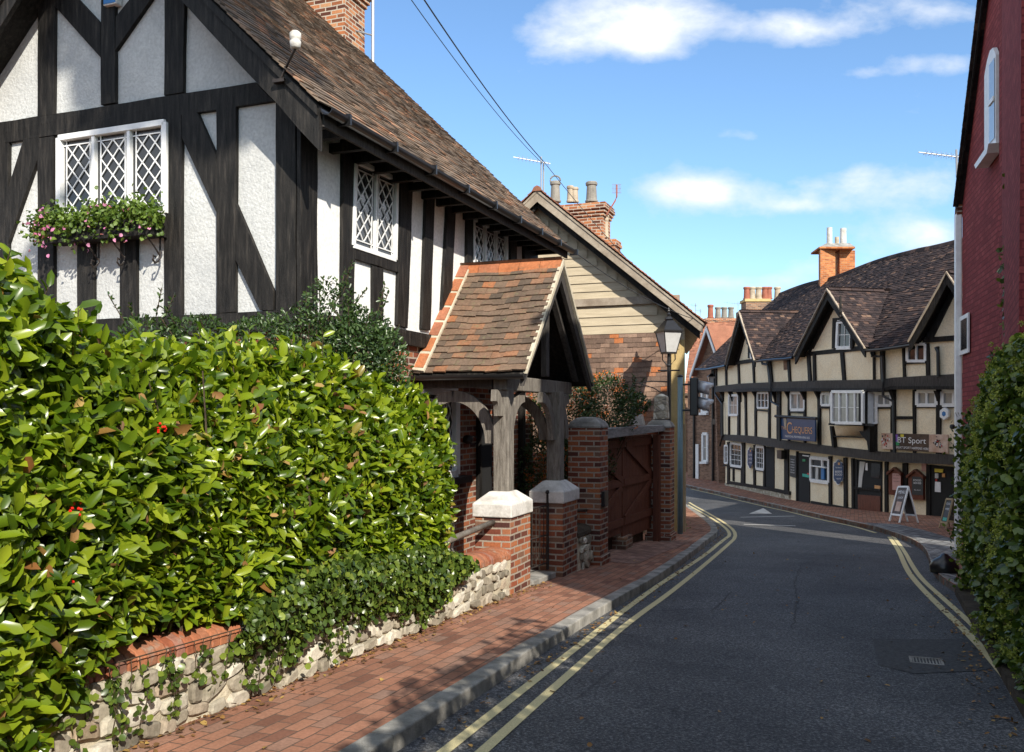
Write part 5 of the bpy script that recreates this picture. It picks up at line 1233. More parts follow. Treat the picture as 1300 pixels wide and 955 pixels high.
# metre parameter along the eave
acc = [0]
for a, c in zip(EP, EP[1:]): acc.append(acc[-1]+(c-a).length)
def a2u(a):
    for i in range(len(acc)-1):
        if a <= acc[i+1]: return i+(a-acc[i])/(acc[i+1]-acc[i])
    return len(acc)-1+(a-acc[-1])/(acc[-1]-acc[-2])
def ez(p):                             # eave height from the photo's eave line
    px = CX+F*p.x/p.y; return (HY-eave(px))/F*p.y-.02
RZV = 5.45; SLP = 5.0
def SR(a, bb):
    u = a2u(a); e = curve(EP, u); r_ = curve(RP, u); e = V(e.x, e.y, ez(e)); r_ = V(r_.x, r_.y, RZV+.03*math.sin(a*.9))
    k = bb/SLP; p = e.lerp(r_, k); return p+Z*(.05*math.sin(math.pi*k)+.05*noise.noise(V(a*.35, bb*.5, 2)))
# dormers: foot left, foot right, apex (pixels on the attic face)
DOR = []
def dormer(fl, fr, ap, back, vo, off=AO, win=None, deco=True):
    L, Rr, A = pub(*fl, off), pub(*fr, off), pub(*ap, off); zf = (L.z+Rr.z)/2
    u = (Rr-L); u.z = 0; hw = u.length/2; u.normalize(); mid_ = (L+Rr)/2; mid_.z = 0
    n = Z.cross(u); n = n if n.x < 0 else -n
    A = V(mid_.x, mid_.y, A.z); DOR.append((mid_, u, n, hw, zf, A.z))
    d = lambda s, o, z: mid_+u*s+n*o+Z*z
    h = A.z-zf
    MB().prism([d(-hw*.96, 0, zf-.1), d(hw*.96, 0, zf-.1), d(hw*.96, 0, zf+.02), d(0, 0, A.z-.12), d(-hw*.96, 0, zf+.02)], -n*.4).build('dormer_wall', 'cream', inn)
    MB().box(d(-hw, -.02, zf-.07), u*2*hw, n*.09, Z*.14).build('timber', 'black', inn)
    for sg in (-1, 1):
        MB().prism(wob([d(sg*(hw+.12), vo-.06, zf-.32), d(sg*(hw+.12), vo-.06, zf-.06), d(0, vo-.06, A.z+.02), d(0, vo-.06, A.z-.27)], .01), n*.06).build('bargeboard', 'black', inn)
        MB().prism([d(sg*(hw+.14), vo-.02, zf-.06), d(sg*(hw+.14), vo-.02, zf-.01), d(0, vo-.02, A.z+.08), d(0, vo-.02, A.z+.02)], n*.07).build('verge_edge', 'verge', inn)
        MB().prism([d(sg*(hw-.05), .0, zf), d(sg*(hw-.27), .0, zf), d(0, .0, A.z-.35), d(0, .0, A.z-.1)], n*.05).build('timber', 'black', inn)
        sl = math.hypot(hw+.14, h+.05)
        def SD(a, bb, sg=sg): k = bb/sl; return d(sg*(hw+.14)*(1-k), vo-a, zf-.03+(h+.07)*k+.0)
        tiles(SD, back+vo, sl, .165, .105, None, .014, .01, 1.5).build('dormer_tiles', 'roof_pub', inn, fix=False)
        MB().prism([d(sg*(hw+.12), vo-.03, zf-.05), d(0, vo-.03, A.z+.0), d(0, -back, A.z), d(sg*(hw+.12), -back, zf-.05)], Z*-.04).build('dormer_roof', 'black', inn)
    b = MB()
    for i in range(int((back+vo)/.4)): b.prism([d(x, vo-.4*i, A.z+.03+y) for x, y in ((-.1, 0), (-.06, .07), (0, .10), (.06, .07), (.1, 0))], n*-.39)
    b.build('ridge_tiles', 'roof_pub', inn)
    return d, hw, zf, A.z, u, n
d, hw, zf, az, u_, n_ = dormer((935, 461), (969.5, 456), (950.6, 398), 2.6, .40)
q_ = [pub(954, 440, AO+.03), pub(961, 441, AO+.03), pub(962, 453.5, AO+.03), pub(954, 454.5, AO+.03)]; window(inn, q_, n_, 2, 'plain', fw=.05)
tim([(951.8, 420), (953.8, 421), (953.8, 455), (951.8, 455)], AO+.02); tim([(950, 434.5), (963, 436), (963, 438), (950, 437)], AO+.02)
d, hw, zf, az, u_, n_ = dormer((1024, 448), (1108, 443), (1066, 369), 1.9, .36)
q_ = [pub(1064.5, 409, AO+.03), pub(1082, 408, AO+.03), pub(1081, 441.5, AO+.03), pub(1063, 442, AO+.03)]; window(inn, q_, n_, 1, 'grid', 2, 2, .055, 'glass')
tim([(1059.5, 404), (1083, 403), (1083, 408), (1059.5, 409)], AO+.02); tim([(1059.5, 405), (1063, 405), (1061.5, 443), (1058.5, 443)], AO+.02); tim([(1082.5, 405), (1085.5, 409), (1085, 442), (1081.5, 442)], AO+.02)
b = MB(); c = pub(1067, 384, AO+.40); b.lathe(c-Z*.5, [(.01, 0), (.05, .06), (.03, .12), (.06, .2), (.035, .3), (.045, .36), (.03, .7)], 8); b.build('pendant', 'black', inn)
dormer((1173, 433), (1262, 425), (1218, 350), 2.4, .5)
def clipR(p, a, bb):
    for mid_, u, n, hw, zf, az in DOR:
        q_ = p-mid_; s = q_.dot(u); o = q_.dot(n)
        if o > -2.4 and abs(s) < hw*1.03*(1-(p.z-zf-.05)/(az-zf)) and o > -3: return False
    return True
tot = acc[-1]
tiles(SR, tot-.1, SLP, .165, .10, clipR, .016, .010, 1.8).build('roof_tiles', 'roof_pub', inn, fix=False)
b = MB(); na, nb_ = 110, 26
for i in range(na):
    for j in range(nb_):
        a0_, a1_ = tot*i/na, tot*(i+1)/na; c0, c1 = SLP*j/nb_, SLP*(j+1)/nb_
        if clipR(SR((a0_+a1_)/2, (c0+c1)/2), 0, 0): b.add([SR(a0_, c0)-Z*.02, SR(a1_, c0)-Z*.02, SR(a1_, c1)-Z*.02, SR(a0_, c1)-Z*.02], [[0, 1, 2, 3]])
b.build('roof', 'black', inn, fix=False)
b = MB(); rr_ = [SR(a, SLP) for a in np.arange(0, tot, .3)]
for p, q_ in zip(rr_, rr_[1:]):
    w_ = (q_-p).cross(Z).normalized(); b.prism([p+w_*x+Z*y for x, y in ((-.13, -.06), (-.08, .05), (0, .09), (.08, .05), (.13, -.06))], (q_-p)*.97)
b.build('ridge_tiles', 'roof_pub', inn)
# back slope and left hip, closing the roof
b = MB(); bk = [V(p.x+3.6, p.y+.6, 1.9) for p in rr_]; vs = rr_+bk; m = len(rr_); b.add(vs, [[i, i+1, m+i+1, m+i] for i in range(m-1)]); e0 = SR(0, 0); b.add([e0, rr_[0], bk[0]], [[0, 1, 2]]); b.build('roof', 'roof_pub', inn, fix=False)
b = MB(); b.prism([V(9.2, 40.6, -3.4), V(16, 41.2, -3.4), V(16, 41.2, 2.2), V(9.0, 40.6, 2.2)], V(0, -.2, 0)); b.prism([V(16, 41, -3.4), V(20.5, 24, -3.4), V(20.5, 24, 2.2), V(16, 41, 2.2)], V(.2, 0, 0)); b.build('back_wall', 'brick_far', inn)
wallstrip(930, 1280, lambda x: b1b(x)-3, lambda x: b1b(x)+1, FO_+.3, .6, 'soffit', 'black')
# guttering along the eave
b = MB(); gp_ = [SR(a, 0)+V(-.08, 0, -.05) for a in np.arange(0, tot, .5)]; gp_ = [p for p in gp_ if clipR(p+V(.2, 0, .1), 0, 0)]
for p, q_ in zip(gp_, gp_[1:]):
    if (q_-p).length < .8: b.tube([p, q_], .05, 6)
    elif b.v: b.build('gutter', 'blackpaint', inn); b = MB()
b.build('gutter', 'blackpaint', inn)
# chimneys of the inn
c = SR(0, 0); Yc_ = 36.6; k_ = at(1085, 345, Yc_); k_.z = 0; ux = V(-1, .1, 0).normalized(); uy = V(.1, 1, 0).normalized()
zt = (HY-318)/F*Yc_; b = MB(); b.box(at(1062, 345, Yc_-.9)*V(1, 1, 0).x if False else V(at(1061.5, 345, Yc_-1.0).x, Yc_-1.0, 4.9), V(.75, .0, 0), V(.15, .9, 0), Z*(zt-4.9)); 
stk = MB(); P0 = V(at(1066, 300, Yc_).x, Yc_, 0)
stk.box(V(at(1066, 0, Yc_).x, Yc_, 4.6), V(.62, 0, 0), V(.1, .8, 0), Z*(zt-4.6)); stk.box(V(at(1041.5, 0, Yc_-.4).x, Yc_-.4, 4.6), V(.72, .35, 0), V(.1, .5, 0), Z*(zt-4.6))
stk.box(V(at(1040.3, 0, Yc_-.45).x, Yc_-.45, zt), V(1.42, .0, 0), V(.12, 1.4, 0), Z*.07); stk.build('chimney', 'brick_orange', inn)
MB().add([V(at(1040.8, 0, Yc_-.4).x, Yc_-.42, zt+.07), V(at(1085, 0, Yc_-.4).x, Yc_-.42, zt+.07), V(at(1085, 0, Yc_-.4).x+.1, Yc_+.9, zt+.07), V(at(1041, 0, Yc_-.4).x+.1, Yc_+.9, zt+.07), V(at(1048, 0, Yc_).x, Yc_-.1, zt+.27), V(at(1078, 0, Yc_).x, Yc_-.1, zt+.27), V(at(1078, 0, Yc_).x, Yc_+.6, zt+.27), V(at(1048, 0, Yc_).x, Yc_+.6, zt+.27)], [[3, 2, 1, 0], [4, 5, 6, 7], [0, 1, 5, 4], [1, 2, 6, 5], [2, 3, 7, 6], [3, 0, 4, 7]]).build('chimney_cap', 'kerb', inn)
for px, top, r in ((1053, 289, .115), (1070.5, 290, .13), (1062.5, 301, .09)):
    p = at(px, 312, Yc_+.2); MB().lathe(p, [(r, 0), (r*.95, .1), (r*.92, (312-top)/F*Yc_), (r*.7, (312-top)/F*Yc_), (r*.7, .3)], 14).build('chimney_pot', 'cap' if r > .1 else 'pot_buff', inn)
# --- signs
def board3(name, label, cat, x0, y0, x1, y1, off, mat, br=None, th=.05, bot=None):
    br = br or (y0, y1); q_ = [pub(x0, y0, off), pub(x1, br[0], off), pub(x1, br[1], off), pub(x0, y1, off)]; n = pn((x0+x1)/2, off)
    t = thing(name, label, cat, q_[3].copy()); MB().prism(q_, n*th).build('board', mat, t, bevel=.01)
    q2 = [p+n*(th+.004) for p in q_]; return t, q2, n
def tx(body, q2, n, s0, t0, s1, t1, mat, parent, name='lettering'):
    bl, br_, tl_ = lerp2(q2, s0, t1), lerp2(q2, s1, t1), lerp2(q2, s0, t0)
    return text(body, bl, br_-bl, tl_-bl, (br_-bl).length, (tl_-bl).length, mat, name, parent, .004)
sg_, q2, n = board3('inn_sign', 'navy blue inn sign with gold lettering THE CHEQUERS on the front of the inn', 'sign', 992.6, 530, 1036.6, 557.5, FO_+.22, 'navy', (532.5, 561))
tx('C', q2, n, .20, .20, .35, .72, 'gold', sg_); tx('HEQUERS', q2, n, .36, .38, .93, .72, 'gold', sg_); tx('THE', q2, n, .03, .40, .19, .55, 'gold', sg_); tx('TRADITIONAL PUB FOOD & REAL ALES', q2, n, .14, .80, .86, .89, 'signwhite', sg_)
b = MB(); c = lerp2(q2, .15, .2); tt = (q2[1]-q2[0]).normalized(); b.prism([c+tt*x+Z*y for x, y in ((-.12, .15), (-.04, .22), (.06, .2), (.12, .05), (.06, -.22), (-.02, -.2), (-.08, -.02))], n*.01); b.build('emblem', 'pot_buff', sg_)
MB().tube([pub(984.4, 528.5, FO_+.30), pub(1036.6, 531.5, FO_+.26)], .05, 8).build('sign_pole', 'iron', sg_)
bt, q2, n = board3('sports_banner', 'wide banner reading BT Sport above the right-hand inn windows', 'banner', 1119.5, 550, 1204.5, 570, FO_+.08, 'banner_pale', (552, 575.5), .03)
def sub(q2, s0, t0, s1, t1, n, mat, nm, parent, ext=.004):
    MB().prism([lerp2(q2, s0, t0), lerp2(q2, s1, t0), lerp2(q2, s1, t1), lerp2(q2, s0, t1)], n*ext).build(nm, mat, parent)
sub(q2, .22, 0, .73, 1, n, 'banner_brown', 'dark_panel', bt); q2b = [p+n*.006 for p in q2]
sub(q2b, .22, .06, .27, .5, n, 'purple', 'colour_block', bt); sub(q2b, .225, .5, .29, .72, n, 'green', 'colour_block', bt); sub(q2b, .31, .04, .36, .2, n, 'yellow', 'colour_block', bt)
tx('BT Sport', q2b, n, .265, .2, .69, .66, 'signwhite', bt); tx('GREAT SPORT HAPPENS HERE', q2b, n, .23, .76, .73, .90, 'signwhite', bt)
for s0, k in ((.07, 7), (.86, 9)):
    for i in range(k*3):
        s_, t_ = s0+random.gauss(0, .035), .45+random.gauss(0, .17); sub(q2b, s_, t_, s_+random.uniform(.006, .016), t_+random.uniform(.04, .13), n, random.choice(['red', 'signwhite', 'chalk']), 'figure_print', bt, .003+.0007*i)
def shield(name, label, x0, x1, y0, y1, off, lines):
    cx_, cy_ = (x0+x1)/2, (y0+y1)/2; w_, h_ = (x1-x0)/2, (y1-y0)/2; n = pn(cx_, off)
    sh = [(0, -1), (.28, -.92), (.45, -.78), (.9, -.72), (.88, -.55), (1, -.4), (.95, .0), (1, .5), (.85, .62), (.88, .7), (.5, .78), (.3, .95), (0, 1)]
    out = [(x, y) for x, y in sh]+[(-x, y) for x, y in sh[-2:0:-1]]
    t = thing(name, label, 'plaque', pub(cx_, y1, off))
    MB().prism([pub(cx_+x*w_*1.08, cy_+y*h_*1.05, off) for x, y in out], n*.03).build('rim', 'signwhite', t); MB().prism([pub(cx_+x*w_*.98, cy_+y*h_*.98, off+.02) for x, y in out], n*.025).build('board', 'navy', t)
    q_ = [pub(x0, y0, off+.05), pub(x1, y0, off+.05), pub(x1, y1, off+.05), pub(x0, y1, off+.05)]
    for s0, t0, s1, t1, body, m_ in lines: tx(body, q_, n, s0, t0, s1, t1, m_, t)
    sub(q_, .42, .12, .62, .22, n, 'gold', 'emblem', t)
shield('shaped_plaque', 'large navy shaped plaque with white lettering between the right-hand inn window and wide door', 1059, 1070.8, 583.5, 615, GO+.06, [(.15, .30, .85, .36, 'The Chequers', 'signwhite'), (.12, .45, .88, .53, 'BEERS', 'signwhite'), (.12, .57, .88, .65, 'FOOD', 'signwhite'), (.25, .75, .75, .80, 'WELCOME', 'signwhite')])
shield('shaped_plaque', 'smaller navy shaped plaque between the two small-paned ground-floor inn windows', 949.6, 955.8, 568, 594.5, GO+.06, [(.15, .32, .85, .40, 'FOOD', 'signwhite'), (.15, .5, .85, .58, 'ALES', 'signwhite'), (.2, .7, .8, .76, 'OPEN', 'signwhite')])
def notice(x0, x1, ya, ys, yb, label, poster, lines):
    t = thing('notice_case', label, 'notice case', pub((x0+x1)/2, yb, GO)); n = pn((x0+x1)/2); cx_ = (x0+x1)/2
    MB().prism([pub(x0+1.5, ys, GO+.05), pub(cx_, ya+2, GO+.05), pub(x1-1.5, ys+1, GO+.05), pub(x1-1.5, yb+1, GO+.05), pub(x0+1.5, yb, GO+.05)], n*.08).build('case', 'darkred', t)
    for a, c in (((x0, ys), (cx_, ya)), ((x1, ys+1), (cx_, ya))): MB().prism([pub(a[0], a[1], GO+.05), pub(c[0], c[1], GO+.05), pub(c[0], c[1]+2.5, GO+.05), pub(a[0]+(.3 if a[0] < cx_ else -.3), a[1]+3, GO+.05)], n*.14).build('hood', 'darkred', t)
    q_ = [pub(x0+4, ys+1, GO+.135), pub(x1-4, ys+1.6, GO+.135), pub(x1-4, yb-5, GO+.135), pub(x0+4, yb-6, GO+.135)]
    MB().prism(q_, n*.008).build('poster', poster, t); q_ = [p+n*.01 for p in q_]
    for s0, t0, s1, t1, body, m_ in lines: tx(body, q_, n, s0, t0, s1, t1, m_, t)
notice(1129, 1147.6, 593, 600, 628, 'pointed dark red notice case with a pink poster, left of the pair', 'poster_pink', [(.1, .06, .9, .13, 'LIVE SPORT', 'chalk'), (.1, .25, .9, .32, 'ON TV', 'chalk'), (.1, .45, .9, .5, 'THIS WEEK', 'chalk')])
notice(1154, 1176, 595.5, 604, 634, 'pointed dark red notice case with a black menu board, right of the pair', 'chalk', [(.15, .15, .85, .25, 'FOOD', 'signwhite'), (.15, .30, .85, .40, 'SERVED', 'signwhite'), (.2, .7, .8, .76, 'ALL DAY', 'signwhite')])
t, q2, n = board3('menu_board', 'narrow black chalk menu board on the inn wall left of the stickered door', 'menu board', 1003.8, 578, 1011.8, 605, GO+.05, 'chalk', (579, 607), .04)
for i, w_ in enumerate(('SOUP', 'PIES', 'FISH', 'ROAST', 'SALAD', 'PUDS')): tx(w_, q2, n, .2, .16+i*.12, .8, .21+i*.12, 'signwhite', t)
tag(tim([(995.3, 571.5), (1001, 572), (1001, 583), (995.3, 582)], GO, .25, 'lamp_box', 'blackpaint', None), 'small black box fixed beside the little vent window of the inn', 'wall box')
# alarm box on the inn
c = pub(1201.5, 525.5, FO_+.04); n = pn(1201); tt = n.cross(Z).normalized(); b = MB(); hx = [(math.cos(a)*.15, math.sin(a)*.18) for a in [i*math.pi/3+.52 for i in range(6)]]; b.prism([c+tt*x+Z*y for x, y in hx], n*.12)
al = b.build('alarm_box', 'white', bevel=.02); tag(al, 'white hexagonal alarm box with blue mark on the right end of the inn', 'alarm box'); b = MB(); b.prism([c+n*.121+tt*x*.4+Z*y*.4 for x, y in hx], n*.006); b.build('blue_mark', 'blue', al)
# wall lantern
c = at(903.5, 489, 39.6); t = thing('wall_lantern', 'black bracket lantern on the far left corner of the inn', 'lantern', c); b = MB(); b.frustum(c, V(1, 0, 0), V(0, 1, 0), .36, .08, .16); b.build('lantern_glass', 'lamp_glass', t)
b = MB(); b.frustum(c+Z*.36, V(1, 0, 0), V(0, 1, 0), .14, .19, .05)
for x, y in ((-1, -1), (1, -1), (1, 1), (-1, 1)): b.tube([c+V(x*.08, y*.08, 0), c+V(x*.16, y*.16, .36)], .014, 5)
b.frustum(c-Z*.04, V(1, 0, 0), V(0, 1, 0), .04, .09, .09); b.tube([c+Z*.5, c+Z*.68, c+V(-.12, 0, .74), c+V(-.2, 0, .66)], .02); b.tube([c+Z*.66, c+V(.28, .1, .72)], .02); b.build('lantern_frame', 'blackpaint', t)
# A-boards
def aboard(label, fl, fr, tl_, tr_, bk1, bk2, frame, panel, lines):
    a, c = gp(*fl), gp(*fr); r1, r2 = ray(*tl_), ray(*tr_); A = r1*a.y*1.008; B = r2*c.y*1.008
    g1, g2 = gp(*bk1), gp(*bk2); t = thing('pavement_board', label, 'pavement sign', (a+g2)/2)
    n = (c-a).cross(A-a).normalized(); n = n if n.dot(-a) > 0 else -n; q_ = [A, B, c, a]
    b = MB()
    for i, j in ((0, 1), (1, 2), (0, 3)): bar(b, q_[i], q_[j], .045, n, .03)
    bar(b, lerp2(q_, 0, .80), lerp2(q_, 1, .80), .045, n, .03); b.build('front_frame', frame, t)
    MB().prism([lerp2(q_, .05, .03), lerp2(q_, .95, .03), lerp2(q_, .95, .79), lerp2(q_, .05, .79)], n*.012).build('panel', panel, t)
    q2 = [lerp2(q_, .08, .05)+n*.016, lerp2(q_, .92, .05)+n*.016, lerp2(q_, .92, .77)+n*.016, lerp2(q_, .08, .77)+n*.016]
    b = MB(); qb = [A, B, g2, g1]
    for i, j in ((1, 2), (0, 3)): bar(b, qb[i], qb[j], .04, n, .03)
    bar(b, lerp2(qb, 0, .8), lerp2(qb, 1, .8), .04, n, .03); b.build('back_frame', frame, t)
    MB().prism([lerp2(qb, .06, .03), lerp2(qb, .94, .03), lerp2(qb, .94, .78), lerp2(qb, .06, .78)], n*.012).build('panel', 'chalk', t)
    for s0, t0, s1, t1, body, m_ in lines: tx(body, q2, n, s0, t0, s1, t1, m_, t)
    return t, q2, n
t, q2, n = aboard('white-framed folding board with a poster standing before the notice cases', (1130, 662), (1142.5, 664), (1141, 618.5), (1154, 618.5), (1153, 662.5), (1166, 664), 'white', 'banner_brown', [(.1, .08, .9, .2, 'MENU', 'signwhite'), (.2, .32, .8, .40, 'LUNCH', 'signwhite')])
sub(q2, .2, .52, .8, .9, n, 'banner_pale', 'picture', t)
t, q2, n = aboard('small tan-framed chalk board leaning by the right-hand inn door', (1193.5, 670.5), (1201.5, 672.5), (1202.5, 634), (1210.5, 634.5), (1206, 669), (1213, 670), 'tan_wood', 'chalk', [(.15, .1, .85, .2, 'FOOD', 'signwhite'), (.15, .35, .85, .45, 'WIFI', 'signwhite')])
sub(q2, .15, .8, .85, .95, n, 'teal', 'coloured_band', t)

# ================================================================ far houses
A3, B3 = V(8.3, 45.0, 0), V(9.35, 41.6, 0); dv = (B3-A3).normalized(); n3 = V(-abs(dv.y), -abs(dv.x), 0).normalized()
PB3 = Plane(B3, n3); g3 = gz(9, 43)
fh = thing('brown_brick_house', 'narrow brown brick house with white gable boards beyond the inn', 'house', V(8.8, 43.3, g3))
def b3(x, y, o=0): return PB3.pt(x, y, o)
prof = [b3(873, 616), b3(920, 614), b3(920, 470), b3(911, 462), b3(897.5, 425), b3(878, 484), b3(873, 484)]
MB().prism(prof, -n3*5).build('wall', 'brick_far', fh)
for a, c in (((897.5, 420), (876.5, 483)), ((897.5, 420), (912, 462))): MB().prism([b3(*a, .3), b3(*c, .3), b3(c[0], c[1]-6, .3), b3(a[0], a[1]-6, .3)], n3*.06).build('bargeboard', 'white', fh); MB().prism([b3(a[0], a[1]-5, .35), b3(c[0]-(1 if c[0] < 890 else -1), c[1]-5, .35), b3(c[0], c[1]-7.5, .35), b3(a[0], a[1]-7.5, .35)], -n3*5).build('roof', 'roof_red', fh)
for (x0, y0, x1, y1) in ((892.5, 551, 898.5, 586), (891.5, 497, 898.5, 524)):
    window(fh, [b3(x0, y0, .02), b3(x1, y0, .02), b3(x1, y1, .02), b3(x0, y1, .02)], n3, 1, 'grid', 2, 1, .07, 'glass_light')
    MB().prism([b3(x0-2, y1, .02), b3(x1+1, y1, .02), b3(x1+1, y1+3, .02), b3(x0-2, y1+3, .02)], n3*.12).build('window_sill', 'white', fh)
MB().prism([b3(884, 564, .02), b3(887.5, 564, .02), b3(887.5, 611, .02), b3(884, 611, .02)], n3*.05).build('door', 'white', fh)
MB().tube([b3(881, 480, .08), b3(881, 612, .08)], .06).build('downpipe', 'blackpaint', fh); MB().tube([b3(905, 470, .08), b3(905, 612, .08)], .06).build('downpipe', 'blackpaint', fh)
tag(MB().prism([b3(908, 532, .05), b3(912, 532, .05), b3(912, 539, .05), b3(908, 539, .05)], n3*.15).build('meter_box', 'blackpaint'), 'small black box on the brown brick wall beside the inn', 'wall box')
rh = thing('red_roofed_house', 'house behind with sunlit red tiled roof and four-pot chimney', 'house', V(10.5, 52, -3.06))
Y0, Y1 = 48., 52.
def SRR(a, bb):
    bl, br_, tl_, tr_ = at(868, 500, Y0), at(948, 500, Y0), at(880, 412, Y1), at(946, 408, Y1)
    s = a/3.6; k = bb/5.2; return bl.lerp(br_, s).lerp(tl_.lerp(tr_, s), k)
tiles(SRR, 3.6, 5.2, .2, .12, None, .02, .015, 1.5).build('roof_tiles', 'roof_red', rh, fix=False)
q_ = [SRR(0, 0), SRR(3.6, 0), SRR(3.6, 5.2), SRR(0, 5.2)]; MB().prism(q_, V(0, .1, -.1)).build('roof', 'verge', rh)
MB().prism([V(q_[0].x, Y0+.3, -3.2), V(q_[1].x, Y0+.3, -3.2), V(q_[1].x, Y0+.3, q_[0].z), V(q_[0].x, Y0+.3, q_[0].z)], V(0, 4, 0)).build('wall', 'brick_far', rh)
x0, x1 = at(895, 0, Y1).x, at(940, 0, Y1).x; z0, z1 = (HY-416)/F*Y1, (HY-404)/F*Y1
b = MB(); b.box(V(x0, Y1, z0-1.5), V(x1-x0, 0, 0), V(0, .8, 0), Z*(z1-z0+1.5)); b.box(V(x0-.05, Y1-.05, z1-.15), V(x1-x0+.1, 0, 0), V(0, .9, 0), Z*.12); b.build('chimney', 'brick_chim', rh)
for px, m_, tp_ in ((902, 'pot_red', 387), (911.5, 'pot_grey', 390), (919.5, 'pot_grey', 390), (928, 'pot_grey', 390)): pot(rh, at(px, 404, Y1+.3), .17, (404-tp_)/F*Y1, m_)
Y2 = 47.; gh = thing('grey_chimney_house', 'house behind the inn showing only its lichen-topped chimney with six pots', 'house', V(13.5, 48, -3.06))
x0, x1 = at(947, 0, Y2).x, at(977, 0, Y2).x; z1 = (HY-380)/F*Y2; b = MB(); b.box(V(x0, Y2, -3), V(x1-x0, 0, 0), V(0, 1.0, 0), Z*(z1+2.9)); b.box(V(x0-.3, Y2-.1, -3), V(.3, .2, 0), V(0, 1, 0), Z*(z1+2.4)); b.build('chimney', 'brick_old', gh)
MB().box(V(x0-.06, Y2-.06, z1-.12), V(x1-x0+.12, 0, 0), V(0, 1.1, 0), Z*.14).build('chimney_cap', 'yellow_wall', gh)
MB().box(V(x1, Y2+.2, -3), V(4, 0, 0), V(0, 5, 0), Z*6).build('wall', 'brick_far', gh)
for px, m_ in ((948, 'pot_red'), (955, 'pot_buff'), (963, 'pot_buff'), (971, 'pot_red'), (976, 'pot_red'), (987, 'pot_buff')): pot(gh, at(px, 380, Y2+.3), .17, (380-364.5)/F*Y2, m_)
MB().box(V(x1, Y2, z1-1.2), V(.9, 0, 0), V(0, 1, 0), Z*1.15).build('chimney', 'brick_old', gh)
for (px, y0, y1, Y, k) in ((883, 415, 385, 50, 'thin aerial on a tall pole left of the four-pot chimney'), (937, 410, 383, 49, 'wide aerial on a pole between the two far chimneys'), (889, 415, 392, 50.5, 'short aerial just left of the four-pot chimney')):
    aerial(at(px, y0+10, Y), at(px, y1, Y), 1.0 if k[0] == 'w' else .4, math.pi-.2, k, 7, .3)
# distant hills / trees closing the street
b = MB(); b.box(V(-30, 75, -3.4), V(36, 0, 0), V(0, 8, 0), Z*5.5); t = thing('far_terrace', 'far brick terrace closing the street', 'house', V(-12, 78, -3.1)); b.build('wall', 'brick_far', t)
MB().prism([V(-30, 74.8, 2.1), V(-30, 79, 5.4), V(-30, 83.2, 2.1)], V(36, 0, 0)).build('roof', 'roof_red', t)

# ================================================================ red building on the right
RB = V(7.43, 15.0, 0); rd = V(-.3016, -.9534, 0).normalized(); rn = V(-.9534, .3016, 0).normalized(); RPl = Plane(RB, rn)
rb = thing('red_painted_house', 'tall dark red painted brick house with steep verge on the right edge', 'house', RB+Z*gz(7.43, 15))
def HR(t, z, dd=0): return RB+rd*t-rn*dd+Z*z
g = gz(7, 13)-.3
MB().prism([HR(0, g), HR(3.4, g), HR(3.4, 5.6), HR(2.65, 6.45), HR(0, 3.42)], -rn*1.5).build('wall', 'redwall', rb)
r2 = V(-.45, -.893, 0).normalized(); c3 = HR(3.4, 0)
MB().prism([c3+Z*g+rn*.06, c3+r2*4+Z*g+rn*.06, c3+r2*4+Z*5.7, c3+Z*5.7+rn*.06], -rn*2.0).build('near_wall', 'redwall', rb)
MB().box(HR(3.22, g)+rn*.0, rd*.18, rn*.06, Z*(5.6-g)).build('brick_quoin', 'redwall', rb)
def SV(a, bb): return HR(0, 3.42, -.14+a)+(rd*1+Z*1.155).normalized()*bb
tiles(SV, 1.7, 4.0, .165, .10, None, .02, .012, 2).build('roof_tiles', 'roof_pub', rb, fix=False)
MB().prism([HR(-.1, 3.42, -.06), HR(-.1, 3.30, -.06), HR(2.6, 6.30, -.06), HR(2.6, 6.44, -.06)], rn*.03).build('verge_board', 'black', rb)
MB().prism([HR(-.26, 3.30, -.08), HR(0, 3.30, -.08), HR(.02, 3.62, -.08), HR(-.16, 3.52, -.08)], -rn*1.5).build('eave_corbel', 'brick_chim', rb)
MB().prism([HR(-.02, g-.1, .0), HR(-.02, 3.36, .0), HR(-.02, 3.36, -.02), HR(-.02, g-.1, -.02)], rd*-.12).build('white_edge', 'white', rb)
b = MB(); b.box(RB-rn*-.01+Z*(g-.1), rn*.085-rd*.02, -rd*.16, Z*(3.42-g)); b.build('white_pilaster', 'white', rb, bevel=.01)
def rp_(x, y, o=.02): return RPl.pt(x, y, o)
# tall arched window with white reveal
def arched(xl, xr, yt, yb, nm):
    q_ = [rp_(xl, yt+14), rp_(xr, yt+2), rp_(xr, yb-18 if yb < 300 else yb-6), rp_(xl, yb)]
    fr = MB(); A, B, C_, Dn_ = q_; mid_ = A.lerp(B, .5)+Z*.10
    fr.prism([A, A.lerp(B, .25)+Z*.08, mid_, A.lerp(B, .75)+Z*.08, B, C_, Dn_], rn*.03); fr.build('window', 'white', rb)
A, Bq = rp_(1254.5, 205), rp_(1269.5, 180)
zt_, zb_ = rp_(1255, 95).z, A.z
top = [A+Z*(zt_-zb_), A.lerp(Bq, .25)+Z*(zt_-zb_+.13), A.lerp(Bq, .5)+Z*(zt_-zb_+.18), A.lerp(Bq, .75)+Z*(zt_-zb_+.13), V(Bq.x, Bq.y, zt_)]
wfr = MB().prism([V(Bq.x, Bq.y, zb_), A]+top, rn*.05).build('window', 'white', rb)
ins = [p+rn*.055 for p in (A.lerp(Bq, .5)+Z*.12, V(*A.lerp(Bq, .93).xy, zb_+.12), V(*A.lerp(Bq, .93).xy, zt_-.02), A.lerp(Bq, .5)+Z*(zt_-zb_-.02))]
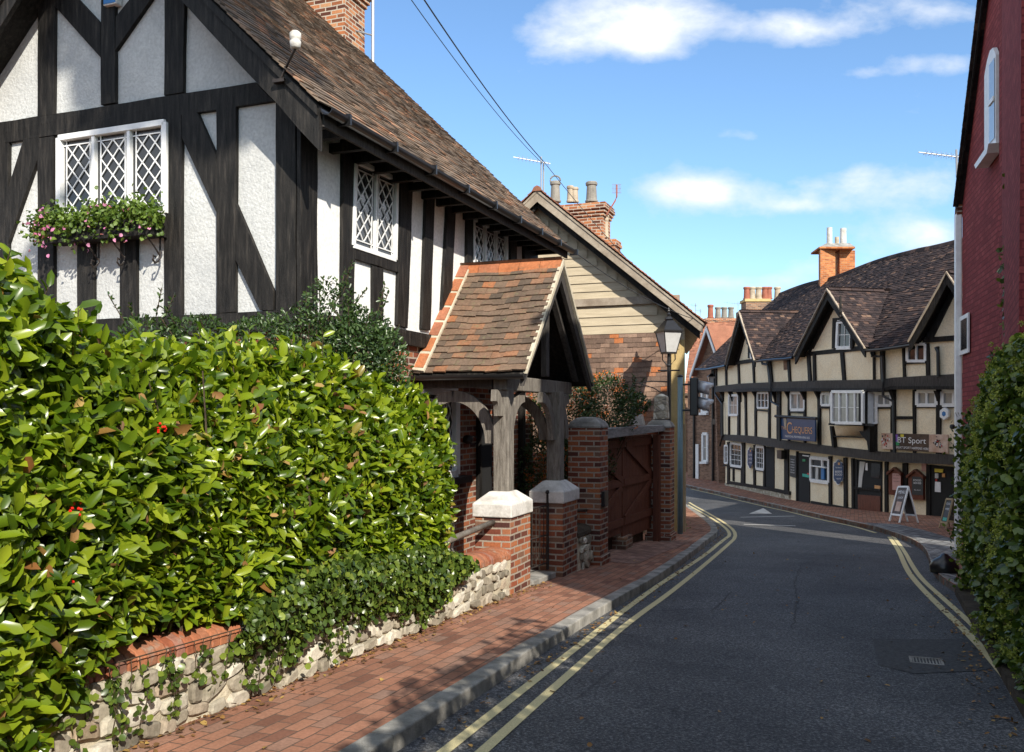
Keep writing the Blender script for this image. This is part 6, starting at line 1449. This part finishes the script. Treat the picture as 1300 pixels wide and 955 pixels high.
MB().prism(ins, rn*.004).build('pane', 'glass_light', wfr); bar_ = MB(); m1 = (ins[0]+ins[3])/2; m2 = (ins[1]+ins[2])/2; bar(bar_, m1, m2, .06, rn, .02); bar_.build('glazing_bars', 'white', wfr)
MB().prism([A+(A-Bq)*.15+rn*.0, Bq+(Bq-A)*.15-Z*(Bq.z-zb_)+rn*.0, V(Bq.x, Bq.y, zb_-.09), A-Z*.09], rn*.16).build('window_sill', 'white', rb)
A, Bq = rp_(1218.5, 452), rp_(1231, 444); zt_ = rp_(1219, 404).z; zb_ = A.z
wfr = MB().prism([A, V(Bq.x, Bq.y, zb_), V(Bq.x, Bq.y, zt_), A+Z*(zt_-zb_)], rn*.025).build('window', 'white', rb)
ins = [p+rn*.03 for p in (V(*A.lerp(Bq, .3).xy, zb_+.07), V(*A.lerp(Bq, .9).xy, zb_+.07), V(*A.lerp(Bq, .9).xy, zt_-.07), V(*A.lerp(Bq, .3).xy, zt_-.07))]; MB().prism(ins, rn*.004).build('pane', 'glass', wfr)
aerial(at(1215, 225, 15.2), at(1214, 190, 15.2), .85, math.pi, 'television aerial poking out left of the red house roof', 9, .2)
cm = MB(); c = pub(1211, 545, .6); c = at(1209, 545, 14.9); cm.lathe(c, [(.02, 0), (.04, .02), (.04, .06), (.02, .08)], 10); tag(cm.build('wall_camera', 'blackpaint'), 'small dark dome fitting on the white edge of the red house', 'wall fitting')
# ================================================================ ivy-covered wall
iw = thing('ivy_wall', 'garden wall smothered in flowering dark green ivy on the right foreground', 'ivy', WV(8)+Z*gz(*WV(8).xy))
cor = MB()
for Y in np.arange(-9, 11.0, .5):
    k_ = .38 if Y >= 6 else .8; a, c = WV(Y, k_), WV(Y+.5, k_); g0_ = gz(*a.xy); h = (1.75 if Y < 6 else .28 if Y > 9.5 else .45); w_ = V(.93, -.37, 0)*.4
    cor.prism([a+Z*(g0_-.3), c+Z*(g0_-.3), c+Z*(h-.25), a+Z*(h-.25)], w_)
cor.build('brickwork', 'brick_old', iw)
wn = np.array([-.927, .375, 0.])
def ivp(n, y0, y1, kind):
    Y = y0+(y1-y0)*rng.random(n); h = rng.random(n)**.9; g_ = np.array([gz(.95+.404*y, y) for y in Y])
    top = np.where(Y < 6, np.where(Y < 3, 2.1, 1.45), np.interp(Y, [6, 7, 8, 9, 9.8, 10.6, 11.4, 11.8], [.62, .55, .50, .42, .36, .22, -.05, -.6]))  # unseen near stretch raised to cast shade over the pavement
    off = np.zeros(n)
    if kind == 'top': h[:] = 1; off = rng.random(n)*.95
    off = off+np.where(Y < 6, .45, 0)
    z = g_-.02+(top-g_)*h; off = off+.10+.16*np.clip((Y-9)/1.5, 0, 1); P = np.stack([.95+.404*Y+off*.93, Y-off*.37, z], 1)
    bul = .10*np.sin(np.pi*h)-.12*(h**4)+.0
    nr = wn if kind == 'front' else nZ
    P += np.outer(bul*(kind == 'front'), wn); P += np.outer(cnoise(P, 1.7, 31)*.20+cnoise(P, 4.5, 5)*.12-np.abs(rng.normal(0, .05, n))-(rng.random(n) < .3)*rng.random(n)*.2, nr)
    return P, nr
for kind, n, y0, y1, sz in (('front', 30000, 6.0, 11.7, (.045, .085)), ('top', 8000, 6.0, 11.6, (.045, .085)), ('front', 6500, -7.5, 5.6, (.09, .14)), ('top', 3500, -7.5, 5.6, (.09, .14))):
    P, nr = ivp(n, y0, y1, kind)
    if y1 > 8: P = P[(cnoise(P, 3., 7) > -.33) | (rng.random(n) < .5)]; n = len(P)
    L = rng.uniform(*sz, n); leafmesh('leaves', P, rv(n, .6)+nr*.4+np.array([0, 0, -.1]), rv(n, .5)+nr*.8+nZ*.5, L, L*.75, 'ivy', iw, fold=.12)
# far end face
n = 5000; P = np.stack([WV(11.3).x+rng.random(n)*.9, 11.35-rng.random(n)*.35+.12*rng.normal(0, 1, n), np.zeros(n)], 1); gg = GZ(P); P[:, 2] = gg+(.0-gg)*rng.random(n)
P += np.outer(cnoise(P, 4, 5)*.1, [0, 1, 0]); L = rng.uniform(.045, .085, n); leafmesh('leaves', P, rv(n), rv(n)+wn, L, L*.75, 'ivy', iw, fold=.12)
# umbels
ub = MB(); Pn = []; 
P, nr = ivp(2600, 6.2, 11.6, 'front'); P2_, _ = ivp(1100, 6.2, 11.4, 'top'); P = np.concatenate([P+np.outer(np.full(len(P), .09), wn), P2_+np.array([0, 0, .10])])
P = P[cnoise(P, 2.2, 77) > -.08]
A, B, Cn = [], [], []
for p in P:
    r = rng.uniform(.018, .030)
    for k in range(16):
        d_ = rng.normal(0, 1, 3); d_ /= np.linalg.norm(d_); A.append(p+d_*r*.35); B.append(d_); Cn.append(rng.normal(0, 1, 3))
A, B, Cn = map(np.array, (A, B, Cn)); m = len(A); leafmesh('flower_heads', A, B, Cn, rng.uniform(.014, .024, m), np.full(m, .011), 'ivy_flower', iw, curl=0)
# shoots climbing the red wall
cl = thing('climbing_ivy', 'thin ivy shoots climbing the corner of the red house', 'ivy', HR(3.2, -2.2)); P = []; b = MB()
for x, y0, y1 in ((1281, 470, 300), (1288, 455, 215), (1291, 250, 190), (1297, 455, 330), (1283, 430, 330)):
    q_ = Plane(c3+rn*.1, rn); pts = []
    for k in range(14): pts.append(q_.pt(x+2.5*math.sin(k*.9)+random.uniform(-1, 1), y0+(y1-y0)*k/13, .03))
    b.tube(pts, .005, 4)
    for a, c in zip(pts, pts[1:]):
        for k in range(10):
            if random.random() < .75: P.append(np.array(a.lerp(c, random.random()))+rng.normal(0, .045, 3)*np.array([.4, 1, 1])+np.array(rn)*.03)
b.build('stems', 'twig', cl); P = np.array(P); n = len(P); leafmesh('leaves', P, rv(n)+nZ*-.3, rv(n, .5)+np.array(rn), rng.uniform(.05, .085, n), rng.uniform(.04, .07, n), 'ivy', cl, fold=.1)
# ================================================================ unseen casters added outside the frame to shade lane and gable
def plainhouse(name, label, c, u, w, d, z0, ze, zr, mat='brick_old'):
    u = V(*u, 0).normalized(); v = V(-u.y, u.x, 0); t = thing(name, label, 'house', V(*c, z0))
    c = V(*c, 0); MB().prism([c+Z*z0, c+u*w+Z*z0, c+u*w+Z*ze, c+u*w/2+Z*zr, c+Z*ze], v*d).build('wall', mat, t)
    for s in (0, 1): MB().prism([c+u*(w*s+(.3 if s else -.3))+Z*(ze-.15)-v*.3, c+u*w/2+Z*(zr+.1)-v*.3, c+u*w/2+Z*(zr+.25)-v*.3, c+u*(w*s+(.3 if s else -.3))+Z*(ze+.0)-v*.3], v*(d+.6)).build('roof', 'roof_red', t)
    return t
plainhouse('added_alley_house', 'unseen brick house added across the alley to shade the road', (13.6, 14.6), (-.49, .87) if False else (-.898, .44), 5.5, 0.01, -3.1, 1.6, 4.0) if False else None
plainhouse('added_alley_house', 'unseen brick house added across the alley to shade the road', (8.75, 17.0), (.87, -.49), 6, 5.2, -3.1, 2.6, 5.6)  # added out of view; its corner bounds the sun streak on the road
plainhouse('added_lane_house', 'unseen brick house added behind the ivy wall to shade the piers and lane', (3.9, 3.4), (.93, -.37), 3.2, 1.6, -2.2, 6.5, 7.4)  # added out of view, sized to shade the porch and gate piers
tr_ = thing('added_tree', 'unseen leaning trunk and crown added behind the viewer to shade the gable', 'added_tree', V(-4.6, -6.5, -1.6))  # added out of view so that its crown shades the upper gable
G_ = H1(0, 1.25, 4.0); SD_ = V(.4, -.917, .65); cc_ = G_+SD_*14
MB().tube([V(-4.6, -6.5, -1.8), V(-4.5, -6.4, 2), V(-3.6, -6, 6.5), V(-.8, -5, 10), cc_], .28, 10, .05).build('trunk', 'twig', tr_, smooth=True)
P = []
for c, r in ((cc_, 1.05), (cc_+V(-.5, -.1, .9), .9), (cc_+V(.5, .0, -.6), .75), (cc_+V(.1, .5, 1.7), .9), (V(-1.2, -5.2, 11), .9)):
    d_ = rv(2600); d_ /= np.linalg.norm(d_, axis=1)[:, None]; P.append(np.array(c)+d_*(r*rng.random(2600)**.45)[:, None])
P = np.concatenate(P); P = P[cnoise(P, 1.8, 4) > -.30]; n = len(P); leafmesh('crown', P, rv(n), rv(n)+nZ, rng.uniform(.14, .22, n), rng.uniform(.10, .15, n), 'ivy', tr_)
# ================================================================ sky, sun, camera
w = bpy.data.worlds.new('World'); scene.world = w; w.use_nodes = True; nt = w.node_tree; bg = nt.nodes['Background']
SUNV = V(.4, -.917, 0).normalized(); EL = R(33)
sky = N(nt, 'ShaderNodeTexSky', sky_type='NISHITA', sun_disc=False); sky.sun_elevation = EL; sky.sun_rotation = math.atan2(SUNV.x, SUNV.y); sky.air_density = 1.0; sky.dust_density = .25; sky.ozone_density = 2.2
tc = N(nt, 'ShaderNodeTexCoord'); sp = N(nt, 'ShaderNodeSeparateXYZ'); nt.links.new(tc.outputs['Generated'], sp.inputs[0])
def mth(op, a, b=None, c=None, clamp=False):
    n = N(nt, 'ShaderNodeMath', operation=op); n.use_clamp = clamp
    for i, v in enumerate((a, b, c)):
        if v is None: continue
        if isinstance(v, (int, float)): n.inputs[i].default_value = v
        else: nt.links.new(v, n.inputs[i])
    return n.outputs[0]
yy = mth('MAXIMUM', sp.outputs[1], .08); gu = mth('DIVIDE', sp.outputs[0], yy); gv = mth('DIVIDE', sp.outputs[2], yy)
cb = N(nt, 'ShaderNodeCombineXYZ'); nt.links.new(gu, cb.inputs[0]); nt.links.new(mth('MULTIPLY', gv, 1.7), cb.inputs[1])
n1 = noisen(nt, cb.outputs[0], 7.5, 8, .58, .15); n2 = noisen(nt, cb.outputs[0], 17, 6, .6, .2)
tot_ = None
for x, y, rx, ry, s in ((700, 40, 62, 42, 1.15), (845, 15, 95, 58, 1.2), (810, 55, 60, 26, .8), (1015, 38, 75, 24, .95), (1150, 12, 100, 40, .95), (1195, 80, 70, 16, .8), (885, 245, 100, 30, 1.05), (1095, 235, 125, 36, 1.1), (1190, 300, 110, 28, 1.1), (1010, 262, 50, 10, .6), (1040, 345, 90, 22, .6), (895, 360, 100, 12, .8), (945, 172, 40, 12, .6), (830, 175, 30, 9, .35), (1100, 92, 30, 9, .5), (520, -60, 160, 40, .6), (1000, 198, 25, 6, .45)):
    a = mth('MULTIPLY', mth('SUBTRACT', gu, (x-CX)/F), F/rx); c = mth('MULTIPLY', mth('SUBTRACT', gv, (HY-y)/F), F/ry)
    r2_ = mth('ADD', mth('MULTIPLY', a, a), mth('MULTIPLY', c, c)); e = mth('MULTIPLY', mth('EXPONENT', mth('MULTIPLY', r2_, -1.0)), s)
    tot_ = e if tot_ is None else mth('ADD', tot_, e)
nn_ = mth('ADD', mth('MULTIPLY', n1, .75), mth('MULTIPLY', n2, .25))
cl_ = mth('ADD', mth('MULTIPLY', nn_, 2.9), mth('ADD', mth('MULTIPLY', tot_, .92), -1.87))
cf = ramp(nt, cl_, [(.0, (0, 0, 0)), (.25, (.30, .30, .30)), (.8, (.95, .95, .95))])
shade = ramp(nt, cl_, [(.1, (.74, .79, .86)), (.75, (.92, .94, .97)), (1, (1, 1, 1))])
skc = mixc(nt, 1., sky.outputs[0], (SKYR, SKYG, SKYB), 'MULTIPLY'); clc = mixc(nt, 1., shade, (CLB*1.0, CLB*.985, CLB*.97), 'MULTIPLY')
dz = mth('ADD', mth('MAXIMUM', sp.outputs[2], 0), .22); c3_ = N(nt, 'ShaderNodeCombineXYZ'); nt.links.new(mth('DIVIDE', sp.outputs[0], dz), c3_.inputs[0]); nt.links.new(mth('DIVIDE', sp.outputs[1], dz), c3_.inputs[1])
n3 = noisen(nt, c3_.outputs[0], 1.1, 7, .58, .2)      # broken cumulus added outside the view to lift the fill light
out_ = mth('SUBTRACT', 1, mth('MULTIPLY', mth('MULTIPLY', mth('SUBTRACT', .95, mth('ABSOLUTE', gu), clamp=True), 6, clamp=True), mth('MULTIPLY', mth('SUBTRACT', sp.outputs[1], .45, clamp=True), 6, clamp=True)))
cf2 = mth('MULTIPLY', ramp(nt, n3, [(.40, (0, 0, 0)), (.56, (1, 1, 1))]), out_)
cf = mixc(nt, 1., cf, mixc(nt, 1., (1, 1, 1), cf2, 'MULTIPLY'), 'LIGHTEN')
inv_ = mth('SUBTRACT', 1, out_); clc = mixc(nt, inv_, clc, mixc(nt, 1., clc, (.74, .76, .78), 'MULTIPLY'))
fin = mixc(nt, mixc(nt, 1., cf, (.90, .90, .90), 'MULTIPLY'), skc, clc); nt.links.new(fin, bg.inputs[0]); bg.inputs[1].default_value = SKYS
sl_ = bpy.data.lights.new('sun', 'SUN'); sl_.energy = SUNE; sl_.angle = R(.5); sl_.color = (1, .93, .82); so = bpy.data.objects.new('sun', sl_); COL.objects.link(so)
dirv = V(SUNV.x*math.cos(EL), SUNV.y*math.cos(EL), math.sin(EL)); so.rotation_euler = dirv.to_track_quat('Z', 'Y').to_euler(); so.location = dirv*60
cam = bpy.data.cameras.new('camera'); co = bpy.data.objects.new('camera', cam); COL.objects.link(co); co.rotation_euler = (R(90), 0, 0)
cam.lens = F/1300*36; cam.sensor_width = 36; cam.sensor_fit = 'HORIZONTAL'; cam.shift_y = (HY-477.5)/1300; cam.clip_end = 5000; cam.clip_start = .05
scene.camera = co; scene.view_settings.view_transform = 'Standard'; scene.view_settings.look = 'None'; scene.view_settings.exposure = EXPO; scene.view_settings.gamma = 1

GR = {'brick_pier': 'brick piers by the house gate', 'tv_aerial': 'television aerials', 'notice_case': 'notice cases on the inn', 'shaped_plaque': 'plaques on the inn', 'pavement_board': 'folding boards outside the inn', 'overhead_cable': 'overhead cables', 'weed': 'weeds by the gates', 'wall_box': 'wall boxes'}
for o in list(scene.objects):
    k = o.name.split('.')[0]
    if k in GR and o.parent is None: o['group'] = GR[k]
